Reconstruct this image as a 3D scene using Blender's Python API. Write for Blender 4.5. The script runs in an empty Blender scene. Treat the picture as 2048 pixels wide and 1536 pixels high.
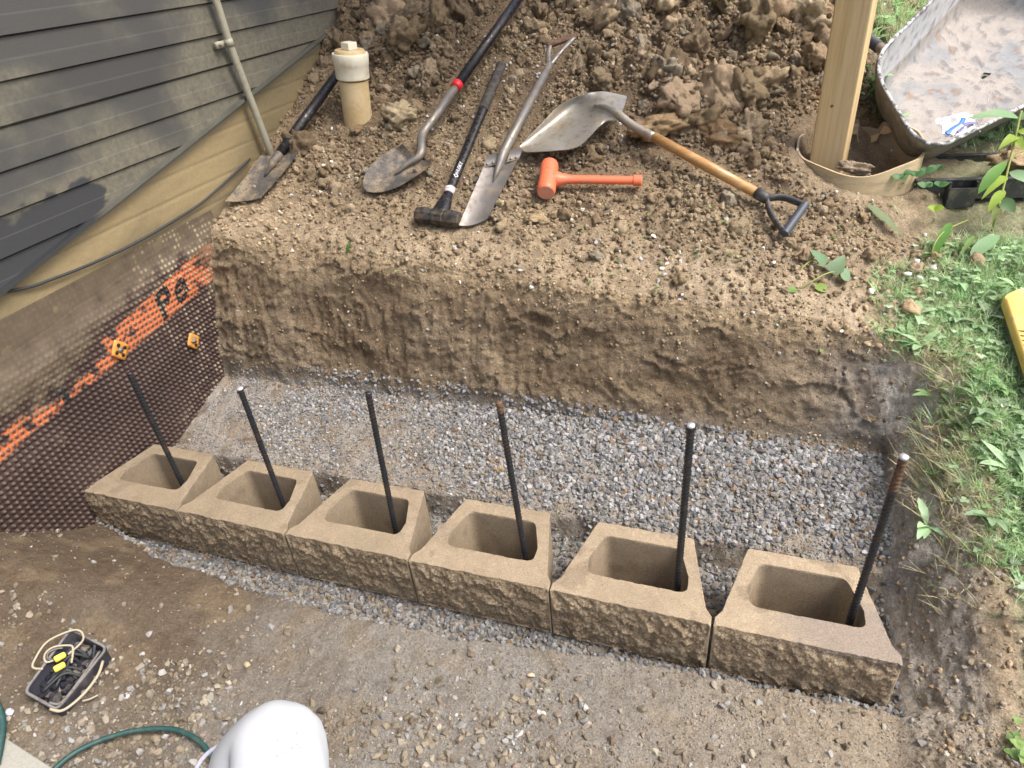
import bpy, bmesh, math, random
import numpy as np
from mathutils import Vector, Matrix, Quaternion

# ---------------------------------------------------------------- camera, world, sun
K = 0.83                                  # design unit -> metres
sc = bpy.context.scene
COL = bpy.context.collection
FPX = 1324.23
def _rot(w):
    a = np.linalg.norm(w); k = w / a
    Kx = np.array([[0, -k[2], k[1]], [k[2], 0, -k[0]], [-k[1], k[0], 0]])
    return np.eye(3) + np.sin(a) * Kx + (1 - np.cos(a)) * Kx @ Kx
RC = _rot(np.array([.5995, .3381, .0121])) @ np.array([[1, 0, 0], [0, 0, -1], [0, 1, 0]], float)
CC = np.array([2.2693, -1.1916, 1.58])
cam = bpy.data.cameras.new('camera'); cam_o = bpy.data.objects.new('camera', cam); COL.objects.link(cam_o)
cam.sensor_width = 36; cam.lens = FPX / 2048 * 36; cam.clip_start = .02; cam.clip_end = 500
M = Matrix(((RC[0][0], -RC[1][0], -RC[2][0], CC[0] * K), (RC[0][1], -RC[1][1], -RC[2][1], CC[1] * K),
            (RC[0][2], -RC[1][2], -RC[2][2], CC[2] * K), (0, 0, 0, 1)))
cam_o.matrix_world = M
sc.camera = cam_o

SUN_EL, SUN_AZ = 58, 92                   # azimuth: degrees from +Y towards +X
w = bpy.data.worlds.new('World'); sc.world = w; w.use_nodes = True
nt = w.node_tree; bg = nt.nodes['Background']
sky = nt.nodes.new('ShaderNodeTexSky'); sky.sky_type = 'NISHITA'; sky.sun_disc = False
sky.sun_elevation = math.radians(SUN_EL); sky.sun_rotation = math.radians(SUN_AZ)
sky.air_density = 1.0; sky.dust_density = 6.0; sky.ozone_density = .6
nt.links.new(sky.outputs[0], bg.inputs[0]); bg.inputs[1].default_value = .15
sun = bpy.data.lights.new('sun', 'SUN'); sun.energy = 1.4; sun.angle = math.radians(20); sun.color = (1, .965, .92)
so = bpy.data.objects.new('sun', sun); COL.objects.link(so)
sd = Vector((math.sin(math.radians(SUN_AZ)) * math.cos(math.radians(SUN_EL)), math.cos(math.radians(SUN_AZ)) * math.cos(math.radians(SUN_EL)), math.sin(math.radians(SUN_EL))))
so.rotation_euler = sd.to_track_quat('Z', 'Y').to_euler(); so.location = (0, 0, 6)
sc.view_settings.view_transform = 'Standard'; sc.view_settings.look = 'None'
sc.view_settings.exposure = 0.9; sc.view_settings.gamma = 1

rng = np.random.default_rng(7); random.seed(7)

# ---------------------------------------------------------------- numpy noise
_perm = np.random.default_rng(3).permutation(256).astype(np.int64)
_perm = np.concatenate([_perm, _perm])
_grad = np.random.default_rng(4).normal(size=(256, 3)); _grad /= np.linalg.norm(_grad, axis=1)[:, None]
def noise(x, y, z=0):
    x, y, z = np.broadcast_arrays(np.asarray(x, float), np.asarray(y, float), np.asarray(z, float))
    xi = np.floor(x).astype(np.int64); yi = np.floor(y).astype(np.int64); zi = np.floor(z).astype(np.int64)
    xf = x - xi; yf = y - yi; zf = z - zi
    u = xf * xf * xf * (xf * (xf * 6 - 15) + 10); v = yf * yf * yf * (yf * (yf * 6 - 15) + 10); ww = zf * zf * zf * (zf * (zf * 6 - 15) + 10)
    out = 0
    for dx in (0, 1):
        wx = u if dx else 1 - u
        for dy in (0, 1):
            wy = v if dy else 1 - v
            for dz in (0, 1):
                wz = ww if dz else 1 - ww
                h = _perm[(_perm[(_perm[(xi + dx) & 255] + yi + dy) & 255] + zi + dz) & 255]
                g = _grad[h]
                out = out + wx * wy * wz * (g[..., 0] * (xf - dx) + g[..., 1] * (yf - dy) + g[..., 2] * (zf - dz))
    return out * 1.5
def fbm(x, y, z=0, oct=4, lac=2.03, gain=.5):
    a, s, o = 1., 1., 0
    for i in range(oct):
        o = o + a * noise(x * s + 17.3 * i, y * s - 9.1 * i, z * s + 3.7 * i); a *= gain; s *= lac
    return o
def sst(a, b, x):
    t = np.clip((x - a) / (b - a), 0, 1); return t * t * (3 - 2 * t)
def mixc(a, b, t): return a + (b - a) * t[..., None]

# ---------------------------------------------------------------- terrain height (design units)
XE = [-.5, 0, .9, 1.3, 1.8, 2.3, 2.85, 3.3]; ZE = [.60, .60, .55, .51, .455, .405, .335, .32]
XF = [-.3, .12, .39, 1.02, 1.57, 2.01, 2.41, 2.72, 3.0]; YF = [.05, .0, -.08, -.105, -.095, -.035, -.008, .0, .0]
def upper(x, y):
    e = np.interp(x, XE, ZE)
    a = .42 - .05 * sst(2.2, 3.2, x)
    dy = y - 1.0
    up = np.where(dy > 0, a * dy - .055 * np.maximum(dy - .8, 0) * sst(3.2, 1.5, x), .38 * dy)
    up = np.where(dy > 1.0, np.minimum(up, 99), up)
    # flatter lawn on the right, pile on the left
    lawn = .30 * np.minimum(dy, 1.0) + .16 * np.maximum(dy - 1.0, 0)
    lawn = np.where(dy > 0, lawn, .38 * dy)
    m = sst(2.45, 3.0, x - .10 * np.maximum(dy, 0))
    h = e + up * (1 - m) + lawn * m
    pile = sst(1.75, 3.2, y) * sst(3.2, 2.3, x) * .22 * (1 + .5 * noise(x * 1.3, y * 1.3, 4.))
    h = h + pile
    far = sst(4.2, 7.5, y)
    h = h * (1 - far) + far * (.9 + .02 * y)
    return h
def lower(x, y):
    fore = -.155 - .008 * sst(1.6, 2.6, x) + .30 * sst(-.0, -.42, y) * sst(.95, -.05, x) + .012 * noise(x * 3, y * 3, 1.)
    fore = fore + .17 * sst(2.72, 3.02, x) * sst(.1, -.3, y)
    tr = -.215 + .006 * noise(x * 9, y * 9, 2.)
    yb = backbase(x)
    pad = -.125 + (y - .39) / (yb - .39) * .115
    yf = np.interp(x, XF, YF) + .022 * noise(x * 5, 0, 9.) + .012 * noise(x * 15, 0, 5.)
    s1 = sst(yf - .035, yf + .015, y)
    ye = .395 + .018 * noise(x * 4, 3., 0) + .008 * noise(x * 15, 7., 0)
    s2 = sst(ye - .012, ye + .022, y)
    h = fore * (1 - s1) + tr * s1
    return h * (1 - s2) + pad * s2
def backbase(x): return .815 + .015 * x + .03 * noise(x * 2.2, 5., 0) + .03 * sst(2.2, 2.8, x)
def backtop(x): return 1.05 + .035 * noise(x * 2.6, 11., 0) + .012 * noise(x * 9., 2., 0)
def rimx(y): return 2.79 + .03 * noise(y * 3, 21., 0) + .02 * sst(.2, .9, y)
def cut(x, y):
    sb = np.clip((y - backbase(x)) / (backtop(x) - backbase(x)), 0, 1.0)
    xb = rimx(y)
    sr = np.clip((x - xb + .012) / .26, 0, 1.0) * sst(-.5, -.02, y)
    s = 1 - (1 - sb) * (1 - sr)
    return s
def ground(x, y):
    x = np.asarray(x, float); y = np.asarray(y, float)
    s = cut(x, y)
    # steep face with a rounded shoulder
    t = np.where(s < .66, s / .66 * .84, .84 + .16 * (1 - (1 - (s - .66) / .34) ** 2))
    t = np.where(s <= 0, 0, t)
    lo = lower(x, y); up = upper(x, np.maximum(y, -.1 + 0 * y)) 
    h = lo + (np.maximum(up, lo) - lo) * t
    return h

TUBE = (2.663, 1.863)
_g0 = ground
def ground(x, y):
    d = np.hypot(np.asarray(x, float) - TUBE[0], (np.asarray(y, float) - TUBE[1]) * 1.1); return _g0(x, y) - .060 * sst(.245, .205, d) + .055 * sst(.40, .28, d) * sst(.225, .25, d) * sst(.06, -.10, y - TUBE[1])
def ray(px, py): return RC.T @ np.array([(px - 1024) / FPX, (py - 768) / FPX, 1.])
_T = np.linspace(.4, 9, 6000)
def gp(px, py, lift=0.):
    """point where the view through a pixel meets the ground (design units)"""
    d = ray(px, py); P = CC + _T[:, None] * d
    g = ground(P[:, 0], P[:, 1]) + lift
    k = np.nonzero(P[:, 2] < g)[0]
    return P[k[0]] if len(k) else P[-1]
def pd(px, py, dep): return CC + ray(px, py) * dep
def pplane(px, py, axis, val):
    d = ray(px, py); return CC + d * (val - CC[axis]) / d[axis]
def depth(P): return float(RC[2] @ (np.asarray(P) - CC))
def proj(X):
    c = RC @ (np.array(X, float) - CC); return (1024 + FPX * c[0] / c[2], 768 + FPX * c[1] / c[2])
def V(*a): return np.array(a, float)
def unit(v): v = np.asarray(v, float); return v / np.linalg.norm(v)

# ---------------------------------------------------------------- materials
def lin(r, g, b):
    f = lambda c: (c / 255 / 12.92) if c / 255 <= .04045 else ((c / 255 + .055) / 1.055) ** 2.4
    return (f(r), f(g), f(b))
MATS = {}
def mat(name, col=(.5, .5, .5), rough=.7, metal=0., attr=None, layers=(), bumps=(), spec=.5, transm=0., rough_noise=None, sss=0., coat=0., stretch=None):
    if name in MATS: return MATS[name]
    m = bpy.data.materials.new(name); m.use_nodes = True; n = m.node_tree.nodes; L = m.node_tree.links
    b = n['Principled BSDF']; b.inputs['Roughness'].default_value = rough; b.inputs['Metallic'].default_value = metal
    b.inputs['Specular IOR Level'].default_value = spec
    if transm: b.inputs['Transmission Weight'].default_value = transm
    if coat: b.inputs['Coat Weight'].default_value = coat
    tc = n.new('ShaderNodeTexCoord'); vec = tc.outputs['Object']
    if stretch:
        mp = n.new('ShaderNodeMapping'); mp.inputs['Scale'].default_value = stretch; L.new(vec, mp.inputs[0]); vec = mp.outputs[0]
    if attr:
        a = n.new('ShaderNodeAttribute'); a.attribute_name = attr; cur = a.outputs['Color']
    else:
        r = n.new('ShaderNodeRGB'); r.outputs[0].default_value = (*col, 1); cur = r.outputs[0]
    for ly in layers:
        sc_, lo, hi, c2, mode, fac = ly[:6]
        nz = n.new('ShaderNodeTexNoise'); nz.inputs['Scale'].default_value = sc_; nz.inputs['Detail'].default_value = 5; nz.inputs['Roughness'].default_value = .62
        L.new(vec, nz.inputs['Vector'])
        mr = n.new('ShaderNodeMapRange'); mr.inputs[1].default_value = lo; mr.inputs[2].default_value = hi; mr.inputs[3].default_value = 0; mr.inputs[4].default_value = fac
        L.new(nz.outputs[0], mr.inputs[0])
        mx = n.new('ShaderNodeMix'); mx.data_type = 'RGBA'; mx.blend_type = mode
        L.new(mr.outputs[0], mx.inputs[0]); L.new(cur, mx.inputs[6]); mx.inputs[7].default_value = (*c2, 1); cur = mx.outputs[2]
    L.new(cur, b.inputs['Base Color'])
    if rough_noise:
        s_, lo, hi = rough_noise
        nz = n.new('ShaderNodeTexNoise'); nz.inputs['Scale'].default_value = s_; nz.inputs['Detail'].default_value = 4; L.new(vec, nz.inputs['Vector'])
        mr = n.new('ShaderNodeMapRange'); mr.inputs[1].default_value = .35; mr.inputs[2].default_value = .65; mr.inputs[3].default_value = lo; mr.inputs[4].default_value = hi
        L.new(nz.outputs[0], mr.inputs[0]); L.new(mr.outputs[0], b.inputs['Roughness'])
    prev = None
    for bp in bumps:
        s_, st, dist = bp[:3]; kind = bp[3] if len(bp) > 3 else 'noise'
        if kind == 'noise':
            t = n.new('ShaderNodeTexNoise'); t.inputs['Scale'].default_value = s_; t.inputs['Detail'].default_value = 6; t.inputs['Roughness'].default_value = .65; o = t.outputs[0]
        else:
            t = n.new('ShaderNodeTexVoronoi'); t.inputs['Scale'].default_value = s_; o = t.outputs['Distance']
        L.new(vec, t.inputs['Vector'])
        bn = n.new('ShaderNodeBump'); bn.inputs['Strength'].default_value = st; bn.inputs['Distance'].default_value = dist
        L.new(o, bn.inputs['Height'])
        if prev: L.new(prev, bn.inputs['Normal'])
        prev = bn.outputs[0]
    if prev: L.new(prev, b.inputs['Normal'])
    MATS[name] = m; return m

M_SOIL = mat('soil', attr='Col', rough=.9, spec=.3, layers=[(28, .45, .7, (.55, .5, .46), 'MULTIPLY', .55), (110, .45, .62, (1.4, 1.36, 1.28), 'MULTIPLY', .6), (230, .45, .62, (.55, .52, .5), 'MULTIPLY', .6)],
             bumps=[(45, .8, .012), (120, .9, .007), (280, .9, .003)], rough_noise=(12, .7, .97))
M_CLOD = mat('clod', attr='Col', rough=.95, spec=.2, layers=[(60, .42, .68, (.6, .56, .52), 'MULTIPLY', .6), (300, .42, .62, (1.3, 1.27, 1.2), 'MULTIPLY', .6)],
             bumps=[(60, .9, .010), (160, .9, .005), (330, .8, .0025)])
M_STONE = mat('stone', attr='Col', rough=.85, spec=.35, layers=[(90, .4, .7, (.72, .7, .68), 'MULTIPLY', .6)], bumps=[(350, .5, .0012)])
M_BLOCK = mat('block_concrete', attr='Col', rough=.93, spec=.25, layers=[(9, .42, .68, (.80, .78, .76), 'MULTIPLY', .6), (110, .50, .68, (1.28, 1.24, 1.16), 'MULTIPLY', .6), (150, .60, .70, (.55, .5, .45), 'MULTIPLY', .5), (300, .42, .6, (.62, .59, .55), 'MULTIPLY', .6), (420, .58, .68, (1.6, 1.55, 1.5), 'MULTIPLY', .5)],
              bumps=[(300, .8, .0022), (700, .6, .001)])
M_SPLIT = mat('block_split_face', attr='Col', rough=.95, spec=.25, layers=[(30, .4, .66, (.66, .62, .58), 'MULTIPLY', .7), (130, .47, .62, (1.6, 1.5, 1.35), 'MULTIPLY', .6), (240, .45, .6, (.42, .39, .35), 'MULTIPLY', .7)],
              bumps=[(90, .9, .008), (200, 1., .006), (420, .9, .003)])
M_REBAR = mat('rebar_steel', col=(.036, .040, .048), rough=.42, metal=.5, layers=[(30, .5, .68, (.13, .085, .06), 'MIX', .5)], bumps=[(900, .2, .0004)])
M_RUST = mat('rusty_steel', col=(.15, .085, .05), rough=.8, layers=[(120, .45, .65, (.04, .03, .025), 'MIX', .8)], bumps=[(500, .6, .001)])
M_CUT = mat('cut_steel', col=(.62, .64, .70), rough=.35, metal=.3)
M_BLACKP = mat('black_plastic', col=(.022, .023, .026), rough=.45, layers=[(60, .5, .75, (.16, .13, .10), 'MIX', .5)], bumps=[(300, .15, .001)], rough_noise=(40, .35, .7))
M_HANDLE = mat('black_paint', col=(.012, .012, .016), rough=.3, layers=[(70, .55, .75, (.14, .11, .08), 'MIX', .6)], rough_noise=(60, .22, .6))
M_STEEL = mat('worn_steel', col=(.22, .21, .20), rough=.5, metal=.5, layers=[(14, .5, .7, (.30, .24, .16), 'MIX', .75), (60, .55, .72, (.16, .08, .05), 'MIX', .5)], bumps=[(260, .2, .0006)], rough_noise=(30, .3, .65))
M_BRIGHT = mat('bright_steel', col=(.42, .405, .37), rough=.42, metal=.65, layers=[(10, .45, .7, (.36, .30, .20), 'MIX', .8), (45, .52, .64, (.20, .17, .13), 'MIX', .5)], bumps=[(500, .12, .0005)], rough_noise=(14, .34, .58))
M_DIRTYB = mat('dirty_blade', col=(.11, .105, .10), rough=.6, metal=.35, layers=[(16, .42, .62, (.33, .27, .19), 'MIX', .9), (110, .5, .68, (.05, .05, .055), 'MIX', .75)], bumps=[(220, .4, .0012)])
M_WOODH = mat('ash_handle', col=(.46, .25, .09), rough=.38, layers=[(40, .45, .7, (.62, .42, .20), 'MIX', .7), (300, .5, .7, (.2, .1, .04), 'MIX', .4)], coat=.3, stretch=(.25, 1, 1))
M_ORANGE = mat('orange_rubber', col=(.78, .17, .08), rough=.42, layers=[(60, .5, .75, (.62, .22, .13), 'MIX', .6), (24, .54, .68, (.34, .20, .12), 'MIX', .6)], bumps=[(400, .15, .0008)])
M_ORFACE = mat('worn_orange_face', col=(.62, .26, .18), rough=.7, layers=[(120, .5, .7, (.45, .28, .2), 'MIX', .6)])
M_RED = mat('red_band', col=(.62, .02, .03), rough=.35)
M_WHITE = mat('white_print', col=(.75, .77, .8), rough=.5)
M_PVC = mat('pvc', col=(.62, .50, .30), rough=.5, layers=[(9, .45, .65, (.50, .35, .16), 'MIX', .75), (80, .5, .7, (.40, .30, .17), 'MIX', .4)], bumps=[(200, .1, .0008)])
M_PVCW = mat('pvc_fitting', col=(.74, .72, .60), rough=.45, layers=[(16, .5, .7, (.58, .46, .26), 'MIX', .75)])
M_LUMBER = mat('treated_lumber', col=(.60, .45, .24), rough=.75, layers=[(60, .46, .60, (.42, .28, .12), 'MIX', .7), (9, .45, .7, (.64, .52, .32), 'MIX', .7), (200, .5, .7, (.36, .25, .12), 'MIX', .4)], bumps=[(80, .25, .001)], stretch=(1, 1, .035))
M_KNOT = mat('knot', col=(.17, .09, .04), rough=.8)
M_CARD = mat('cardboard', col=(.50, .40, .25), rough=.9, layers=[(9, .45, .68, (.30, .24, .17), 'MIX', .7), (60, .5, .7, (.62, .5, .33), 'MIX', .5)], bumps=[(120, .3, .001)], stretch=(1, 1, 5))
M_CARDIN = mat('cardboard_inner', col=(.29, .245, .19), rough=.95, layers=[(20, .45, .68, (.2, .165, .12), 'MIX', .6)], bumps=[(100, .3, .001)], stretch=(1, 1, 5))
M_TRAY = mat('cement_coated_steel', attr='Col', rough=.85, layers=[(30, .45, .7, (.70, .69, .67), 'MULTIPLY', .5), (240, .5, .66, (.6, .56, .52), 'MULTIPLY', .55)], bumps=[(60, .5, .003), (300, .5, .0015)])
M_TRAYOUT = mat('tray_outside', col=(.17, .16, .15), rough=.8, layers=[(18, .45, .7, (.33, .31, .28), 'MIX', .8), (90, .5, .7, (.06, .06, .06), 'MIX', .5)], bumps=[(80, .3, .002)])
M_DPLAST = mat('grey_black_plastic', col=(.045, .048, .052), rough=.5, layers=[(30, .5, .72, (.25, .22, .18), 'MIX', .6)])
M_YEL = mat('yellow_plastic', col=(.80, .56, .17), rough=.55, layers=[(10, .45, .7, (.82, .66, .32), 'MIX', .8), (40, .55, .68, (.45, .36, .2), 'MIX', .5)], bumps=[(200, .1, .0006)])
M_HOSE = mat('green_hose', col=(.016, .066, .064), rough=.5, layers=[(60, .5, .7, (.12, .13, .10), 'MIX', .5)])
M_WIRE = mat('cream_wire', col=(.38, .34, .25), rough=.5)
M_WNUT = mat('yellow_wire_nut', col=(.82, .76, .10), rough=.45)
M_CLOTH = mat('white_cotton', col=(.46, .49, .53), rough=.9, bumps=[(900, .15, .0006), (30, .2, .004)])
M_SKIN = mat('skin', col=(.58, .34, .25), rough=.55, bumps=[(300, .1, .0006)])
M_PRINT = mat('grey_print', col=(.42, .44, .56), rough=.8)
M_PAVER = mat('grey_paver', col=(.30, .30, .27), rough=.9, layers=[(200, .4, .65, (.7, .7, .7), 'MULTIPLY', .5)], bumps=[(300, .4, .001)])
M_LEAF = mat('leaf', attr='Col', rough=.5, spec=.4, layers=[(60, .4, .7, (.8, .85, .7), 'MULTIPLY', .4)])
M_CABLE = mat('black_cable', col=(.03, .035, .04), rough=.6)
M_COND = mat('grey_conduit', col=(.33, .32, .25), rough=.55, layers=[(30, .5, .7, (.24, .2, .13), 'MIX', .6)])
M_WALL = mat('siding_vinyl', attr='Col', rough=.55, layers=[(200, .45, .65, (1.4, 1.35, 1.2), 'MULTIPLY', .4), (700, .5, .7, (.6, .6, .6), 'MULTIPLY', .4)], bumps=[(300, .25, .0012)])
M_MEMB = mat('dimpled_plastic', attr='Col', rough=.6, layers=[(120, .5, .7, (.75, .72, .68), 'MULTIPLY', .5)], bumps=[(260, .4, .002)])
M_BAG = mat('clear_wrapper', col=(.72, .72, .76), rough=.2, transm=.35)
M_BLUE = mat('blue_print', col=(.03, .16, .5), rough=.3)
M_NAVY = mat('navy_print', col=(.12, .12, .32), rough=.35)
_t = M_LEAF.node_tree; _p = _t.nodes['Principled BSDF']; _o = [q for q in _t.nodes if q.type == 'OUTPUT_MATERIAL'][0]; _tr = _t.nodes.new('ShaderNodeBsdfTranslucent'); _mx = _t.nodes.new('ShaderNodeMixShader'); _mx.inputs[0].default_value = .38
_t.links.new(_p.inputs['Base Color'].links[0].from_socket, _tr.inputs[0]); _t.links.new(_p.outputs[0], _mx.inputs[1]); _t.links.new(_tr.outputs[0], _mx.inputs[2]); _t.links.new(_mx.outputs[0], _o.inputs[0])

# ---------------------------------------------------------------- object helpers
def tag(o, label=None, cat=None, group=None, kind=None):
    if label: o['label'] = label
    if cat: o['category'] = cat
    if group: o['group'] = group
    if kind: o['kind'] = kind
    return o
def thing(name, loc, label, cat, group=None):
    o = bpy.data.objects.new(name, None); COL.objects.link(o); o.empty_display_size = .05
    o.location = Vector([c * K for c in loc]); o['du'] = [float(c) for c in loc]
    tag(o, label, cat, group); return o
def _root(o):
    r = V(0, 0, 0)
    while o is not None:
        if 'du' in o.keys(): r = r + np.array(o['du'][:])
        o = o.parent
    return r
def mesh_np(name, verts, faces, material, parent=None, smooth=True, colors=None, mats=None, midx=None):
    """verts in design units; faces: (n,4)/(n,3) array or python list"""
    me = bpy.data.meshes.new(name)
    v = (np.asarray(verts, float) - _root(parent)) * K
    if isinstance(faces, np.ndarray):
        k = faces.shape[1]; nf = len(faces)
        me.vertices.add(len(v)); me.vertices.foreach_set('co', v.astype(np.float32).ravel())
        me.loops.add(nf * k); me.loops.foreach_set('vertex_index', faces.astype(np.int32).ravel())
        me.polygons.add(nf); me.polygons.foreach_set('loop_start', np.arange(0, nf * k, k, dtype=np.int32))
        me.polygons.foreach_set('loop_total', np.full(nf, k, dtype=np.int32))
        me.update(calc_edges=True)
    else:
        me.from_pydata([tuple(p) for p in v], [], [tuple(int(i) for i in f) for f in faces]); me.update()
    if mats:
        for m_ in mats: me.materials.append(m_)
        if midx is not None: me.polygons.foreach_set('material_index', np.asarray(midx, dtype=np.int32))
    else: me.materials.append(material)
    me.polygons.foreach_set('use_smooth', np.full(len(me.polygons), bool(smooth)))
    if colors is not None:
        a = me.color_attributes.new('Col', 'FLOAT_COLOR', 'POINT')
        c = np.ones((len(v), 4), np.float32); c[:, :3] = colors; a.data.foreach_set('color', c.ravel())
    me.validate()
    o = bpy.data.objects.new(name, me); COL.objects.link(o)
    if parent is not None: o.parent = parent
    return o
class MB:
    def __init__(s): s.v = []; s.f = []; s.n = 0; s.mi = []
    def add(s, v, f, mi=0):
        s.v.append(np.asarray(v, float)); s.f += [tuple(i + s.n for i in q) for q in f]; s.n += len(v); s.mi += [mi] * len(f); return s
    def build(s, name, material, parent=None, smooth=True, colors=None, mats=None, auto=None, bevel=None):
        o = mesh_np(name, np.concatenate(s.v), s.f, material, parent, smooth, colors, mats, s.mi if mats else None)
        if bevel:
            b = o.modifiers.new('bevel', 'BEVEL'); b.width = bevel * K; b.segments = 2; b.limit_method = 'ANGLE'; b.angle_limit = math.radians(40)
        if auto is not None:
            me = o.data; bm = bmesh.new(); bm.from_mesh(me)
            for e in bm.edges:
                if len(e.link_faces) == 2 and e.calc_face_angle(0) > math.radians(auto): e.smooth = False
            bm.to_mesh(me); bm.free()
        return o
def tube_geo(path, rad, seg=12, caps=True, flat=1., up=None):
    P = [np.asarray(p, float) for p in path]; n = len(P)
    if np.isscalar(rad): rad = [rad] * n
    T = [unit(P[min(i + 1, n - 1)] - P[max(i - 1, 0)]) for i in range(n)]
    a = np.array(up if up is not None else ([0, 0, 1] if abs(T[0][2]) < .9 else [1, 0, 0]), float)
    v = []
    for i in range(n):
        a = a - T[i] * (a @ T[i]); a = unit(a); b = np.cross(T[i], a)
        for k in range(seg):
            t = 2 * math.pi * k / seg; v.append(P[i] + rad[i] * (math.cos(t) * b + math.sin(t) * a * flat))
    f = []
    for i in range(n - 1):
        for k in range(seg):
            k2 = (k + 1) % seg; f.append((i * seg + k, i * seg + k2, (i + 1) * seg + k2, (i + 1) * seg + k))
    if caps:
        f.append(tuple(range(seg))[::-1]); f.append(tuple((n - 1) * seg + k for k in range(seg)))
    return v, f
def catmull(pts, n=8):
    P = [np.asarray(p, float) for p in pts]; P = [2 * P[0] - P[1]] + P + [2 * P[-1] - P[-2]]; out = []
    for i in range(1, len(P) - 2):
        for k in range(n):
            t = k / n
            out.append(.5 * (2 * P[i] + (P[i + 1] - P[i - 1]) * t + (2 * P[i - 1] - 5 * P[i] + 4 * P[i + 1] - P[i + 2]) * t * t + (3 * P[i] - P[i - 1] - 3 * P[i + 1] + P[i + 2]) * t ** 3))
    out.append(P[-2]); return out
class Fr:
    """local frame: a along, b across, c up"""
    def __init__(s, o, a, c):
        s.o = np.asarray(o, float); s.a = unit(a); s.b = unit(np.cross(c, s.a)); s.c = np.cross(s.a, s.b)
    def __call__(s, x, y=0, z=0): return s.o + s.a * x + s.b * y + s.c * z
    def pts(s, L): return [s(*p) for p in L]
    def roll(s, deg):
        r = math.radians(deg); b = s.b * math.cos(r) + s.c * math.sin(r); c = np.cross(s.a, b); s.b, s.c = b, c; return s
def box_geo(fr, x0, x1, y0, y1, z0, z1):
    v = [fr(x, y, z) for x in (x0, x1) for y in (y0, y1) for z in (z0, z1)]
    f = [(0, 1, 3, 2), (4, 6, 7, 5), (0, 4, 5, 1), (2, 3, 7, 6), (0, 2, 6, 4), (1, 5, 7, 3)]; return v, f
def plate_geo(fr, outline_fn, nu, nv, thick):
    """outline_fn(u,v in[-1,1]) -> (x,y,z) local; closed thick sheet"""
    top = [[np.array(outline_fn(i / nu, -1 + 2 * j / nv), float) for j in range(nv + 1)] for i in range(nu + 1)]
    v = []; W = nv + 1
    for i in range(nu + 1):
        for j in range(W): v.append(fr(*top[i][j]))
    for i in range(nu + 1):
        for j in range(W):
            p = top[i][j]; v.append(fr(p[0], p[1], p[2] - thick))
    N = (nu + 1) * W; f = []
    for i in range(nu):
        for j in range(nv):
            a = i * W + j; f.append((a, a + 1, a + W + 1, a + W)); f.append((N + a, N + a + W, N + a + W + 1, N + a + 1))
    for j in range(nv):
        f.append((j, N + j, N + j + 1, j + 1)); a = nu * W + j; f.append((a, a + 1, N + a + 1, N + a))
    for i in range(nu):
        a = i * W; f.append((a, a + W, N + a + W, N + a)); a = i * W + nv; f.append((a, N + a, N + a + W, a + W))
    return v, f
def grid_faces(ni, nj):
    i, j = np.meshgrid(np.arange(ni - 1), np.arange(nj - 1), indexing='ij'); a = (i * nj + j).ravel()
    return np.stack([a, a + nj, a + nj + 1, a + 1], 1)
m_ = 1 / K      # one real metre in design units

# ================================================================ GROUND
def spaced(segs):
    out = [segs[0][0]]
    for a, b, d in segs:
        n = max(1, int(round((b - a) / d))); out += list(a + (b - a) * (np.arange(n) + 1) / n)
    return np.array(out)
Q = 1.0
gx = spaced([(-60, -10, 10), (-10, -1, 1.5), (-1, -.1, .15), (-.1, 2.74, .0075 * Q), (2.74, 2.96, .004 * Q), (2.96, 3.7, .009 * Q), (3.7, 5.2, .03), (5.2, 10, .4), (10, 60, 5)])
gy = spaced([(-60, -10, 10), (-10, -2, 1), (-2, -1.0, .1), (-1.0, -.2, .008 * Q), (-.2, .05, .005 * Q), (.05, .36, .01), (.36, .44, .005), (.44, .78, .008), (.78, 1.06, .0028 * Q), (1.06, 2.3, .008 * Q), (2.3, 4.2, .014 * Q), (4.2, 8, .1), (8, 20, 1), (20, 90, 7)])
X, Y = np.meshgrid(gx, gy, indexing='ij')
Z = ground(X, Y)
P = np.stack([X, Y, Z], -1)
# normals
dPx = np.gradient(P, axis=0); dPy = np.gradient(P, axis=1)
N = np.cross(dPx, dPy); N /= np.linalg.norm(N, axis=-1)[..., None] + 1e-12
S = cut(X, Y); wallm = sst(.03, .15, S) * sst(1.0, .86, S)
upm = sst(.85, 1.0, S); lowm = 1 - sst(0, .1, S)
rim = sst(.7, .95, S)
rough_up = upm * sst(1.15, 1.6, Y + .10 * noise(X * 3, Y * 3, 5.)) * sst(3.35, 2.7, X)
lawnm = sst(2.78, 3.05, X + .10 * noise(X * 5, Y * 5, 3) - .12 * np.maximum(Y - 1.2, 0)) * upm
padm = lowm * sst(.38, .43, Y); trm = lowm * sst(.38, .36, Y) * sst(np.interp(X, XF, YF) - .02, np.interp(X, XF, YF) + .02, Y)
forem = np.clip(lowm - padm - trm, 0, 1)
_seg = [((460, 403), (680, 140)), ((737, 385), (840, 275)), ((840, 275), (1030, 5)), ((832, 430), (920, 440)), ((876, 436), (1003, 130)), ((940, 455), (1010, 320)), ((1010, 320), (1100, 128)), ((1100, 128), (1130, 80)),
        ((1043, 298), (1214, 235)), ((1150, 280), (1245, 200)), ((712, 262), (716, 232)), ((690, 240), (745, 240)), ((1214, 235), (1513, 386)), ((1513, 386), (1592, 440)), ((1099, 333), (1092, 384)), ((1100, 362), (1284, 361))]
_seg = [(gp(*a)[:2], gp(*b)[:2]) for a, b in _seg]
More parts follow.
